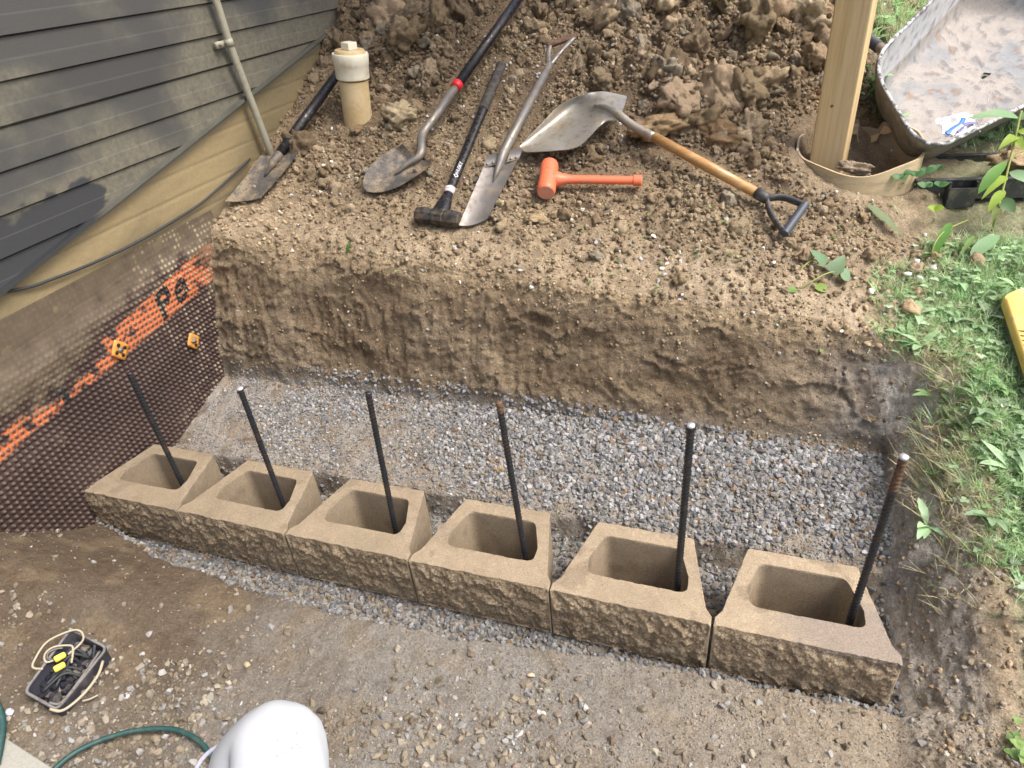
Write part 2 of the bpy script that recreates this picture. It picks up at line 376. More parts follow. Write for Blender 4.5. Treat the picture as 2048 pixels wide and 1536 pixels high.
def tool_dist(x, y):
    d = np.maximum(np.hypot(x - TUBE[0], y - TUBE[1]) - .23, 0) + 0.
    d = np.minimum(d, np.maximum(0, np.maximum(2.78 - x, 1.55 - y)) + .6 * np.maximum(0, y - 3.2))
    for a, b in _seg:
        ab = b - a; t = np.clip(((x - a[0]) * ab[0] + (y - a[1]) * ab[1]) / (ab @ ab), 0, 1); d = np.minimum(d, np.hypot(x - a[0] - t * ab[0], y - a[1] - t * ab[1]))
    return d
near = (Y < 6) & (X > -.5) & (X < 6)
def NZ(fx, fy, fz, o=3, g=.5): return fbm(P[..., 0] * fx, P[..., 1] * fy, P[..., 2] * fz, o, gain=g)
n_big = NZ(3, 3, 3, 4); n_mid = NZ(11, 11, 11, 4); n_fine = NZ(38, 38, 38, 3, .55)
# spade marks down the back face and chipped ledges
scr = noise(X * 16 + 1.5 * noise(X * 3, Z * 3, 0), Z * 2.2, Y * 2) ; scr2 = noise(X * 34, Z * 4.5, 8.)
led = 1 - np.abs(noise(X * 6 + Z * 2, Z * 13 - X * 2, Y * 6)) * 2; chip = 1 - np.abs(noise(X * 15, Z * 24, Y * 10)) * 2
lft = sst(2.1, 1.2, X); fbk = sst(2.78, 2.70, X)
gouge = lambda fx, fz, o, sh: np.mod(noise(X * fx + sh * Z * fx, Z * fz, o) * 2.2, 1.0)
flat1 = np.mod(2.6 * noise(X * 3.1 + Z * 1.2, Z * 5.5, 40.) + .25 * n_mid, 1.0); flat2 = np.mod(2.4 * noise(X * 8 - Z * 5, Z * 10, 42.) + .2 * n_mid, 1.0)
slc = np.mod(X * 7.5 + 1.1 * noise(X * 2, Z * 1.5, 44.) + .35 * Z, 1.0)
msk1 = sst(-.1, .35, noise(X * 4, Z * 7, 46.)); msk2 = sst(-.05, .3, noise(X * 7, Z * 11, 47.))
disp = wallm * (.022 * n_big + lft * (.012 * slc * sst(-.2, .3, noise(X * 2.5, Z * 3, 45.)) + .005 * scr2) + fbk * (.014 * flat1 ** 2 * msk1 + .012 * flat2 ** 3 * msk2) + (1 - fbk) * (.010 * NZ(4, 5, 5, 3) + .006 * np.abs(NZ(12, 14, 30, 2))) + .006 * n_mid + .005 * n_fine + .003 * NZ(80, 80, 80, 2))
disp = disp + rough_up * sst(.02, .20, tool_dist(X, Y)) * (.050 * NZ(2.6, 2.6, 2.6, 3) + (.035 + .05 * sst(1.6, 2.4, Y)) * (np.abs(NZ(7, 7, 7, 3)) - .15) + .022 * np.abs(n_mid) + .012 * n_fine)
disp = disp + rough_up * .004 * n_fine
disp = disp + upm * (1 - rough_up) * (.010 * n_mid + .007 * n_fine + .012 * n_big)
disp = disp + forem * (.009 * n_big + .004 * n_mid + .0035 * np.maximum(n_fine, -.1))
disp = disp + padm * (.007 * n_mid + .004 * n_fine) + trm * .005 * n_fine
# cracks in the clay of the foreground and the rim at the right
crk = np.abs(noise(X * 5 + .5 * noise(X * 14, Y * 14, 0), Y * 5, 14.)); crkm = sst(.018, .0, crk) * sst(2.2, 2.6, X) * sst(.2, -.1, Y)
disp = disp - .012 * crkm * (forem + rim) * sst(-.1, .25, noise(X * 3, Y * 3, 8))
disp = np.where(near, disp, 0)
P = P + N * disp[..., None]
P[..., 0] = np.where((X > -.02) & (P[..., 0] < -.02), -.02, P[..., 0])
# colours of the soils (albedo), with some light and shade painted in
c_tan = np.array([.36, .285, .185]); c_brown = np.array([.19, .142, .092]); c_clay = np.array([.27, .215, .15]); c_grey = np.array([.235, .225, .205])
c_pale = np.array([.46, .38, .27]); c_fore = np.array([.165, .14, .108]); c_dark = np.array([.10, .068, .04]); c_greyclay = np.array([.32, .305, .28])
t1 = sst(-.35, .45, n_big); t2 = sst(-.3, .4, n_mid)
Cw = mixc(c_brown[None, None], c_clay[None, None], t1); Cw = mixc(Cw, c_tan * .82 + 0 * Cw, sst(.05, .5, NZ(5, 5, 9, 3)) * .6)
Cw = mixc(Cw, c_clay * .75 + 0 * Cw, sst(.75, 1., flat1) * .35)
Cw = mixc(Cw, c_greyclay * .95 + 0 * Cw, sst(2.45, 2.80, X) * (.55 + .4 * t2))
Cw = mixc(Cw, np.array([.54, .51, .46]) + 0 * Cw, sst(2.76, 2.80, X) * sst(-.35, -.05, Y) * (.85 + .15 * t2))  # grey clay of the shaded bank lightened to stand in for missing light
Cw = mixc(Cw, c_greyclay * .8 + 0 * Cw, sst(.12, -.05, Z) * .55)
Cw = mixc(Cw, c_tan * 1.12 + 0 * Cw, sst(.55, .85, S + .14 * n_big) * .85)
Cw = mixc(Cw, c_tan * .85 + 0 * Cw, sst(.9, .2, X) * sst(.25, .5, Z + .1 * n_big) * .65)
Cw = mixc(Cw, c_pale * .85 + 0 * Cw, sst(.12, -.25, Y) * sst(2.7, 2.78, X) * .8)
Cu = mixc(c_brown[None, None] * 1.05, c_tan[None, None] * .9, sst(-.5, .5, n_big + .5 * n_mid))
Cu = mixc(Cu, c_pale + 0 * Cu, (sst(1.50, 1.0, Y + .25 * n_big) * .80 + .45 * sst(1.9, 2.7, X)) * (.6 + .4 * t2))
Cu = mixc(Cu, c_brown + 0 * Cu, sst(1.5, 2.2, Y + .3 * n_big) * sst(2.9, 2.3, X) * .75)
Cu = mixc(Cu, np.array([.24, .27, .16]) + 0 * Cu, lawnm * .75)
Cl = mixc(c_fore[None, None], c_grey[None, None] * 1.08, sst(.3, 1.5, X + .3 * n_big))
Cl = mixc(Cl, np.array([.115, .086, .058]) + 0 * Cl, sst(1.35, .35, X + .35 * n_big + .25 * (Y + .3)) * sst(-.85, -.45, Y) * .92)  # brown soil at the left darkened further, painting in the house shade
Cl = mixc(Cl, c_tan * .7 + 0 * Cl, sst(.1, .5, NZ(7, 7, 7, 3)) * .35)
Cl = mixc(Cl, c_pale * .9 + 0 * Cl, sst(1.9, 2.8, X) * .6)
Cp = mixc(c_greyclay[None, None], c_clay[None, None], sst(.0, .5, NZ(5, 5, 5, 3)) * .6); Cp = mixc(Cp, c_tan * .8 + 0 * Cp, sst(.15, .45, NZ(9, 9, 9, 3)) * .5); Cp = mixc(Cp, c_dark + 0 * Cp, sst(-.1, -.6, n_mid) * .5)
Cc = Cl * forem[..., None] + Cp * (padm + trm)[..., None] + Cw * np.clip(1 - lowm - upm, 0, 1)[..., None] + Cu * upm[..., None]
Cc = Cc / np.maximum((forem + padm + trm + np.clip(1 - lowm - upm, 0, 1) + upm), .2)[..., None]
Cc = Cc * (1 + .10 * n_fine[..., None])
og = mesh_np('ground', P.reshape(-1, 3), grid_faces(len(gx), len(gy)), M_SOIL, colors=np.clip(Cc.reshape(-1, 3), .01, .9)); tag(og, kind='structure')
GP = P
def surf(x, y):
    """displaced ground point above (x,y) grid position"""
    i = np.clip(np.searchsorted(gx, x) - 1, 0, len(gx) - 2); j = np.clip(np.searchsorted(gy, y) - 1, 0, len(gy) - 2)
    u = ((x - gx[i]) / (gx[i + 1] - gx[i]))[:, None]; v = ((y - gy[j]) / (gy[j + 1] - gy[j]))[:, None]
    p = GP[i, j] * (1 - u) * (1 - v) + GP[i + 1, j] * u * (1 - v) + GP[i, j + 1] * (1 - u) * v + GP[i + 1, j + 1] * u * v
    return p, N[i, j]

# ================================================================ STONES, CLODS
def hull_template(seed, n=16, flat=.75):
    r = np.random.default_rng(seed); p = r.normal(size=(n, 3)); p /= np.linalg.norm(p, axis=1)[:, None]
    p *= r.uniform(.85, 1.05, (n, 1)) * np.array([1, r.uniform(.65, .95), flat * r.uniform(.7, 1.05)])
    bm = bmesh.new()
    for q in p: bm.verts.new(q)
    bmesh.ops.convex_hull(bm, input=bm.verts); bmesh.ops.delete(bm, geom=[v for v in bm.verts if not v.link_faces], context='VERTS')
    bmesh.ops.triangulate(bm, faces=bm.faces); bm.verts.index_update()
    v = np.array([tuple(q.co) for q in bm.verts]); f = np.array([[q.index for q in fc.verts] for fc in bm.faces]); bm.free(); return v, f
def clod_template(seed, sub=2, amp=.46):
    bm = bmesh.new(); bmesh.ops.create_icosphere(bm, subdivisions=sub, radius=1); bm.verts.index_update()
    v = np.array([tuple(q.co) for q in bm.verts]); f = np.array([[q.index for q in fc.verts] for fc in bm.faces]); bm.free()
    r = np.random.default_rng(seed); o = r.uniform(0, 50, 3)
    # a few cut planes give broken facets
    for _ in range(7):
        n_ = unit(r.normal(size=3)); d = r.uniform(.55, .85); t = v @ n_; v = v - np.maximum(t - d, 0)[:, None] * n_
    a = np.clip(fbm(v[:, 0] * 1.5 + o[0], v[:, 1] * 1.5 + o[1], v[:, 2] * 1.5 + o[2], 5, gain=.64), -.75, .42)
    b_ = fbm(v[:, 0] * 6 + o[0], v[:, 1] * 6, v[:, 2] * 6, 3, gain=.6) if sub > 2 else 0 * a
    v = v * (1 + amp * a + .075 * b_ + .07 * np.abs(b_))[:, None] * np.array([1, r.uniform(.7, 1), r.uniform(.6, .85)])
    return v, f
HT = [hull_template(i) for i in range(24)]
CT1 = [clod_template(100 + i, 2) for i in range(16)]; CT2 = [clod_template(200 + i, 3) for i in range(12)]; CT4 = [clod_template(300 + i, 4, .50) for i in range(10)]
def scatter(name, pos, rad, cols, templates, material, smooth, kind='stuff', label=None, cat=None, nrm=None, sink=.3, tilt=1.0, parent=None):
    n = len(pos); ids = rng.integers(0, len(templates), n)
    q = rng.normal(size=(n, 4)); q[:, 1:3] *= tilt; q /= np.linalg.norm(q, axis=1)[:, None]
    w_, x_, y_, z_ = q.T
    R = np.stack([1 - 2 * (y_ * y_ + z_ * z_), 2 * (x_ * y_ - z_ * w_), 2 * (x_ * z_ + y_ * w_), 2 * (x_ * y_ + z_ * w_), 1 - 2 * (x_ * x_ + z_ * z_), 2 * (y_ * z_ - x_ * w_), 2 * (x_ * z_ - y_ * w_), 2 * (y_ * z_ + x_ * w_), 1 - 2 * (x_ * x_ + y_ * y_)], 1).reshape(n, 3, 3)
    VV, FF, CL = [], [], []; off = 0
    for k, (tv, tf) in enumerate(templates):
        s = np.nonzero(ids == k)[0]
        if not len(s): continue
        v = np.einsum('nij,vj->nvi', R[s], tv) * rad[s][:, None, None]
        c = pos[s] + (nrm[s] if nrm is not None else np.array([0, 0, 1.])) * (rad[s] * (.45 - sink))[:, None]
        v = v + c[:, None, :]
        VV.append(v.reshape(-1, 3)); m = len(tv)
        FF.append((tf[None] + (np.arange(len(s)) * m)[:, None, None]).reshape(-1, 3) + off); off += len(s) * m
        CL.append(np.repeat(cols[s], m, 0))
    o = mesh_np(name, np.concatenate(VV), np.concatenate(FF), material, parent, smooth, colors=np.clip(np.concatenate(CL), .01, .95))
    if kind: tag(o, label, cat, None, kind)
    return o
def pts_in(x0, x1, y0, y1, n): return rng.uniform(x0, x1, n), rng.uniform(y0, y1, n)
def palette(n, cols, w_, var=.14):
    c = np.array(cols)[rng.choice(len(cols), n, p=np.array(w_) / sum(w_))]; return c * (1 + var * rng.normal(size=(n, 1))) * (1 + .015 * rng.normal(size=(n, 3)))
GREYS = [(.235, .24, .245), (.17, .175, .18), (.34, .345, .35), (.22, .20, .17), (.12, .125, .13), (.22, .15, .09)]
TANS = [(.25, .215, .16), (.20, .17, .13), (.31, .275, .22), (.24, .24, .23), (.17, .14, .10), (.38, .375, .36)]
# pad gravel behind the blocks
x, y = pts_in(.06, 2.80, .38, .86, 15000)
den = .30 + .9 * noise(x * 2.6, y * 4, 30) + .6 * noise(x * 8, y * 9, 31) + .42 * sst(1.2, 1.8, x) + .55 * sst(.58, .76, y) * sst(.35, .7, x) - .5 * sst(.5, .1, x) - .35 * sst(2.1, 2.6, x) * sst(.62, .4, y) - .3 * sst(.5, .40, y)
ok = (rng.uniform(size=len(x)) < np.clip(den, .04, 1)) & (y < backbase(x) + .03) & (y > .40); x, y = x[ok], y[ok]
p, nn = surf(x, y); big = sst(1.2, 1.9, x) * .35 + sst(.62, .8, y) * .3
r = (.0055 + .0075 * rng.power(1.6, len(x)) * (1 + big)) * m_ * .82
r *= np.where(x < 1.2, .85, 1)
xg, yg = pts_in(.06, 2.80, .39, .84, 15000); pg_, _ng = surf(xg, yg); scatter('gravel_fines', pg_, (.0018 + .0035 * rng.uniform(size=15000)) * m_, palette(15000, GREYS + [(.30, .25, .18)], [4, 3, 2, 2, 1, .5, 3]), HT[:6], M_STONE, False, sink=.3)
scatter('gravel_pad', p, r, palette(len(x), GREYS, [5, 3, 3, 2, 1.2, .5]), HT, M_STONE, False, label=None, sink=.25)
# trench gravel under and in front of the blocks, in the cores and between blocks
x, y = pts_in(.0, 2.80, -.2, .40, 16000); yf = np.interp(x, XF, YF)
ok = (y > yf - .03) & (rng.uniform(size=len(x)) < .8 + .5 * noise(x * 5, y * 5, 3)); x, y = x[ok], y[ok]
p, nn = surf(x, y); r = (.006 + .0075 * rng.power(1.4, len(x))) * m_ * .85
scatter('trench_gravel', p, r, palette(len(x), GREYS, [4, 4, 2, 2.5, 2, .8]) * .9, HT, M_STONE, False, sink=.2)
# foreground stones
x, y = pts_in(-.02, 3.1, -1.15, .0, 16000); yf = np.interp(x, XF, YF)
clus = sst(-.15, .35, noise(x * 2.1, y * 2.1, 50) + .5 * noise(x * 6, y * 6, 51)) + .75 * sst(-.33, -.48, y) * sst(2.9, 2.3, x) + .3 * sst(-.12, -.3, y) * sst(1.6, 2.0, x) * sst(2.5, 2.3, x)
clus = clus + 1.1 * np.exp(-((x - 1.85) / .42) ** 2 - ((y + .40) / .13) ** 2) + 1.3 * np.exp(-((x - .85) / .30) ** 2 - ((y + .70) / .16) ** 2)
clus = clus * sst(yf * 0 + .0, -.12, y - yf) * np.where((x < .9) & (y > -.42), .12, 1) * (.25 + .75 * sst(-.05, .3, noise(x * 3.3, y * 3.3, 58) + 1.2 * np.exp(-((x - 1.85) / .42) ** 2 - ((y + .40) / .13) ** 2) + 1.2 * np.exp(-((x - .85) / .30) ** 2 - ((y + .70) / .16) ** 2))) + .03
ok = (rng.uniform(size=len(x)) < clus * .62) & (y < yf - .01); x, y = x[ok], y[ok]
p, nn = surf(x, y); r = (.003 + .0115 * rng.power(.75, len(x)) ** 1.6) * m_
cc = palette(len(x), TANS, [4, 3, 2, 2.5, 2, .8]); cc = np.where((x < .75)[:, None] & (y < -.6)[:, None], cc * .9 + .05, cc)
scatter('foreground_gravel', p, r, cc, HT, M_STONE, False, sink=.35)
x, y = pts_in(-.02, 3.1, -1.1, .0, 22000); ok = (y < np.interp(x, XF, YF)) & (rng.uniform(size=len(x)) < .15 + .85 * sst(.6, 1.3, x - .8 * (y + .5))); x, y = x[ok], y[ok]
p, nn = surf(x, y); r = (.0012 + .0028 * rng.power(.8, len(x))) * m_
scatter('foreground_grit', p, r, palette(len(x), TANS, [4, 3, 2, 2.5, 3, 1]), HT[:6], M_STONE, False, sink=.3)
# clods of the spoil heap
CL_ = [(.33, .26, .175), (.26, .20, .13), (.39, .315, .22), (.20, .152, .10), (.29, .255, .195)]
def soil_scatter(name, n, x0, x1, y0, y1, rmin, rmax, pw, dens, T, sink=.25, bright=1.):
    x, y = pts_in(x0, x1, y0, y1, n); ok = rng.uniform(size=n) < dens(x, y); r = (rmin + (rmax - rmin) * rng.uniform(size=n) ** pw) * m_; ok &= tool_dist(x, y) > np.maximum(r * 1.2 + .045, .0) * (r > .007); ok &= np.hypot(x - TUBE[0], y - TUBE[1]) > .265; x, y, r = x[ok], y[ok], r[ok]
    p, nn = surf(x, y)
    c = palette(len(x), CL_, [4, 4, 2.0, 3, 1], .12) * bright * (1 + .35 * noise(x * 2, y * 2, 55.))[:, None]
    c = c * (1 + .45 * (sst(1.6, 1.0, y) * .6 + sst(1.9, 2.7, x) * .5))[:, None] * np.where(rng.uniform(size=len(x)) < .5, .9, 1.05)[:, None]
    return scatter(name, p, r, c, T, M_CLOD, True, nrm=nn, sink=sink)
def d_mound(x, y): return np.clip(sst(1.18, 1.65, y + .22 * noise(x * 3, y * 3, 5)) * sst(3.15, 2.55, x - .08 * (y - 1)) + .35 * sst(.97, 1.03, y) * sst(3.2, 2.8, x), 0, 1)
soil_scatter('spoil_heap_crumbs', 52000, .0, 3.3, 1.0, 3.2, .0025, .012, 2.2, lambda x, y: d_mound(x, y) * .85, CT1[:8], .2)
soil_scatter('spoil_heap_lumps', 5200, .02, 3.2, 1.05, 4.4, .010, .034, 2.4, lambda x, y: d_mound(x, y) * sst(.98, 1.5, y) * .7, CT2, .28)
soil_scatter('spoil_heap_boulders', 760, .1, 2.7, 1.5, 4.4, .032, .105, 2.0, lambda x, y: d_mound(x, y) * sst(1.4, 2.0, y) * .8, CT4, .38)
soil_scatter('rim_crumbs', 16000, .2, 3.2, .9, 1.55, .0012, .0055, 2.2, lambda x, y: sst(.93, 1.0, y) * (.25 + .5 * sst(.0, .4, noise(x * 4, y * 4, 70))), CT1[:6], .25, 1.05)
x, y = pts_in(2.82, 3.3, -.6, 1.2, 3000); p, nn = surf(x, y); r = (.0015 + .007 * rng.uniform(size=len(x)) ** 2.2) * m_
scatter('bank_crumbs', p, r, palette(len(x), [(.42, .33, .22), (.36, .31, .25), (.5, .46, .4)], [3, 2, 1]), CT1[:6], M_CLOD, True, nrm=nn)
# white limestone chips strewn over the heap and the rim
x, y = pts_in(.25, 3.0, .98, 3.2, 2600); ok = rng.uniform(size=len(x)) < .16 + .6 * sst(.2, .6, noise(x * 3, y * 3, 77)) + .4 * np.exp(-((x - 2.05) ** 2 + (y - 1.12) ** 2) / .03); x, y = x[ok], y[ok]
p, nn = surf(x, y); r = (.003 + .008 * rng.uniform(size=len(x)) ** 1.5) * m_
scatter('limestone_chips', p, r, palette(len(x), [(.66, .66, .64), (.5, .5, .5), (.72, .68, .6)], [3, 2, 1], .08), HT, M_STONE, False, nrm=nn, sink=0)
# loose stones on the pit face
soil_scatter('wall_foot_crumbs', 5000, .05, 2.8, .74, .90, .001, .007, 2.4, lambda x, y: sst(.04, .0, np.abs(y - backbase(x))) * .9, CT1[:8], .3, .9)
x, y = pts_in(.1, 2.8, .84, 1.04, 2600); ok = rng.uniform(size=len(x)) < .5; x, y = x[ok], y[ok]; p, nn = surf(x, y); r = (.0015 + .006 * rng.uniform(size=len(x)) ** 2.5) * m_
scatter('pit_face_pebbles', p, r, palette(len(x), CL_ + [(.5, .5, .48)], [3, 3, 2, 3, 1, .8]), CT1[:8], M_CLOD, True, nrm=nn)

def lerp_c(a, b, t): return np.asarray(a) * (1 - t) + np.asarray(b) * t
# ================================================================ HOUSE WALL (x = 0)
def flash(yy): return .789 + .213 * (yy - .118)
def glyph(s):
    G = {'P': ["11110", "10001", "10001", "11110", "10000", "10000", "10000"], 'e': ["00000", "01110", "10001", "11111", "10000", "10001", "01110"],
         'T': ["11111", "00100", "00100", "00100", "00100", "00100", "00100"], 'c': ["00000", "01110", "10001", "10000", "10000", "10001", "01110"]}
    return np.array([[int(c) for c in r_] for r_ in G[s]])
house = thing('house', (0, 1.2, .7), 'house wall with dark dusty lap siding above a tan mud-splashed foundation wall', 'house')
ys = np.arange(-.9, 4.2, .007); zs = np.arange(.55, 2.3, .0035)
YY, ZZ = np.meshgrid(ys, zs, indexing='ij')
C0, CH = 1.225, .1195
fr_ = (ZZ - C0) / CH; crs = np.floor(fr_); tt = fr_ - crs
prof = .017 - .009 * tt + .0010 * sst(.52, .48, tt)
prof = np.where(tt < .035, .005, prof)
XX = prof + .0012 * noise(YY * 2, ZZ * 1, 0)
keep = ZZ > flash(YY) - .002
dustm = sst(-.35, .75, fbm(YY * 2.5, ZZ * 3.5, 3., 4) + .9 * sst(.35, .0, ZZ - flash(YY)) - .42 + .45 * sst(.2, 1.4, YY))
fn = fbm(YY * 60, ZZ * 60, 1., 2); streak = noise(YY * 30, ZZ * 3, 2.)
dustm = np.clip(dustm * (.75 + .4 * fn + .25 * streak), 0, 1)
clean = sst(.012, -.008, (ZZ - (.985 + .07 * (YY - .3))) + .045 * fbm(YY * 10, ZZ * 14, 0, 4)) * sst(.62, .60, YY + .06 * fbm(YY * 9, ZZ * 20, 3., 4))
dustm = dustm * (1 - .93 * clean)
cs = mixc(np.array([.056, .057, .056])[None, None] * np.where(crs % 3 == 0, .92, 1.05)[..., None], np.array([.21, .195, .14])[None, None], dustm * .62)
cs = mixc(cs, np.array([.030, .033, .040]) + 0 * cs, clean * .85)
cs = cs * (1 - .6 * sst(.06, .0, tt) - .0)[..., None]  # thin shadow line under each lap painted into the colour
fc = grid_faces(len(ys), len(zs)); kf = keep.ravel()[fc].all(1)
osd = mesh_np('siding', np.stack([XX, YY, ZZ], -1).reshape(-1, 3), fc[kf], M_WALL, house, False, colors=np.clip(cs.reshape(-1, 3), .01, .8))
# upper storey siding, plain laps well above the picture
mb = MB()
for k in range(44):
    z0 = C0 + CH * 9 + .0005 + k * CH * 1.0; mb.add([V(.017, -7, z0), V(.017, 6, z0), V(.008, 6, z0 + CH), V(.008, -7, z0 + CH), V(-.1, -7, z0), V(-.1, 6, z0), V(-.1, 6, z0 + CH), V(-.1, -7, z0 + CH)],
        [(0, 1, 2, 3), (4, 7, 6, 5), (0, 4, 5, 1), (3, 2, 6, 7), (0, 3, 7, 4), (1, 5, 6, 2)])
mb.build('siding', mat('siding_plain', (.085, .086, .086), .55), house, False)
# foundation wall
ys = np.arange(-.9, 4.4, .008); zs = np.arange(-.35, 1.9, .006); YY, ZZ = np.meshgrid(ys, zs, indexing='ij')
g2 = ((ZZ - .985) / (CH * .75)); gt = np.abs(g2 - np.round(g2)) * CH * .75
XX = -.003 * sst(.006, .0, gt) * sst(.15, .5, YY) + .0015 * fbm(YY * 6, ZZ * 6, 5., 3) + .001 * noise(YY * 50, ZZ * 50, 0)
ct = mixc(np.array([.27, .215, .12])[None, None], np.array([.20, .165, .095])[None, None], sst(-.3, .5, fbm(YY * 2, ZZ * 4, 0, 4)))
ct = ct * (1 - .30 * sst(.005, 0, gt) * sst(.15, .5, YY))[..., None] * (1 + .09 * fbm(YY * 70, ZZ * 70, 0, 2))[..., None]
mudw = sst(.10, -.05, ZZ - (.60 + .09 * YY) + .05 * fbm(YY * 4, ZZ * 4, 2., 3)); ct = mixc(ct, np.array([.115, .093, .065]) + 0 * ct, mudw * .9)
grey = sst(.045, .030, flash(YY) - ZZ + .006 * noise(YY * 14, ZZ * 14, 0)) * sst(.2, .9, YY); ct = mixc(ct, np.array([.20, .20, .165]) + 0 * ct, grey)
fc = grid_faces(len(ys), len(zs)); kf = (ZZ < flash(YY) + .03).ravel()[fc].all(1)
mesh_np('foundation_wall', np.stack([XX, YY, ZZ], -1).reshape(-1, 3), fc[kf], M_WALL, house, True, colors=np.clip(ct.reshape(-1, 3), .01, .8))
ct_y = np.arange(-.9, 4.2, .03); mb = MB(); pr = [(.0, .004), (.031, .002), (.033, -.010), (.012, -.020), (.0, -.022)]
vv = [V(a, y_, flash(y_) + b) for y_ in ct_y for a, b in pr]; n5 = len(pr)
mb.add(vv, [(i * n5 + k, (i + 1) * n5 + k, (i + 1) * n5 + (k + 1) % n5, i * n5 + (k + 1) % n5) for i in range(len(ct_y) - 1) for k in range(n5)])
tcol = np.array([lerp_c(V(.022, .024, .028), V(.085, .085, .070) * (1 + .3 * float(noise(q[1] * 9, 0, 2))), float(sst(.50, .60, q[1] + .02 * noise(q[1] * 40, 0, 1)))) for q in vv]); mb.build('flashing_trim', M_WALL, house, False, colors=tcol)
# solid wall body behind the faces, roof eave far above
mb = MB(); mb.add(*box_geo(Fr(V(0, 0, 0), V(1, 0, 0), V(0, 0, 1)), -.4, -.03, -7, 6.5, -1.0, 7.4)); mb.build('wall_core', M_PAVER, house, False)

# ---- dimpled drainage membrane
ys = np.arange(-.62, 1.10, .0036); zs = np.arange(-.30, .70, .0036); YY, ZZ = np.meshgrid(ys, zs, indexing='ij')
PT = .0225
dy = (YY / PT) - np.round(YY / PT); dz = (ZZ / PT) - np.round(ZZ / PT); rr = np.sqrt(dy * dy + dz * dz)
dim = sst(.40, .16, rr)
topz = .575 + .10 * YY + .012 * noise(YY * 8, 0, 3.)
n1 = fbm(YY * 3.5, ZZ * 3.5, 1., 4); n2 = fbm(YY * 18, ZZ * 18, 4., 3)
mud = np.clip(sst(.18, .0, topz - ZZ + .05 * n1) + .55 * sst(.30, .10, topz - ZZ + .1 * n1) * sst(.55, .1, YY) + .9 * sst(.84, 1.0, YY + .07 * n1) + .25 * sst(.1, .5, n1), 0, 1)
XX = .014 + .009 * dim * (1 - .75 * mud) + .008 * mud * (1 + .5 * n2) * sst(0, .14, topz - ZZ) + .008 * n1
XX = np.where(ZZ > topz, .001, .002 + (XX - .002) * sst(0, .10, topz - ZZ))
base = np.array([.040, .021, .019]); dtop = np.array([.10, .08, .062]); mudc = np.array([.135, .108, .072]); orange = np.array([.50, .145, .055])
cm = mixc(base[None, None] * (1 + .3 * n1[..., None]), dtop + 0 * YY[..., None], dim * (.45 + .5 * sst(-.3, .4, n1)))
zl, zu = .318 + .115 * YY, .395 + .19 * YY
band = sst(-.006, .003, ZZ - zl) * sst(.006, -.003, ZZ - zu)
worn = sst(-.1, .25, n2 + .8 * n1 + .30 - .7 * sst(.25, -.1, np.abs(YY - .25) - .12) * sst(.03, .05, ZZ - zl)) 
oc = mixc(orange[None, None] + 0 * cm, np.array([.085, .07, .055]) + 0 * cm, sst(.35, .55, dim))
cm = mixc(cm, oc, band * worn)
# printed black letters on the band, partly rubbed off
def letter(g, yc, zoff, h, wd):  # thick strokes
    global cm
    G = glyph(g); zc = .5 * (zl + zu) + zoff
    u = (YY - yc) / wd * 5 + 2.5; v = 3.5 - (ZZ - zc - .20 * (YY - yc)) / h * 7
    iu = np.floor(u).astype(int); iv = np.floor(v).astype(int); inside = (iu >= 0) & (iu < 5) & (iv >= 0) & (iv < 7)
    m2 = np.zeros(YY.shape)
    for du in (-.38, 0, .38):
        for dv in (-.38, 0, .38):
            a_, b_ = np.floor(u + du).astype(int), np.floor(v + dv).astype(int); ins = (a_ >= 0) & (a_ < 5) & (b_ >= 0) & (b_ < 7); m2[ins] = np.maximum(m2[ins], G[b_[ins], a_[ins]])
    cm = mixc(cm, np.array([.012, .012, .012]) + 0 * cm, m2 * band)
letter('P', .665, .0, .105, .070); letter('e', .765, -.004, .09, .065); letter('T', .12, .01, .095, .08)
lett = (cm.sum(-1) < .05) & (band > .5) & (YY > .5); vis = .72 * sst(.25, .9, mud + .35 * n2) * (1 - .9 * lett); 
cm = mixc(cm, mudc[None, None] * (1 + .25 * n2)[..., None], np.clip(vis + .25 * mud * (1 - dim) * 0, 0, 1))
cm = mixc(cm, np.array([.42, .36, .25]) + 0 * cm, dim * sst(.45, .8, YY + .1 * n1) * sst(.0, .35, n2) * .7)
memb = thing('drainage_membrane', (0, .25, .1), 'dark brown dimpled drainage sheet with a worn orange band on the lower house wall', 'membrane')
mesh_np('dimpled_sheet', np.stack([XX, YY, ZZ], -1).reshape(-1, 3), grid_faces(len(ys), len(zs)), M_MEMB, memb, True, colors=np.clip(cm.reshape(-1, 3), .005, .9))
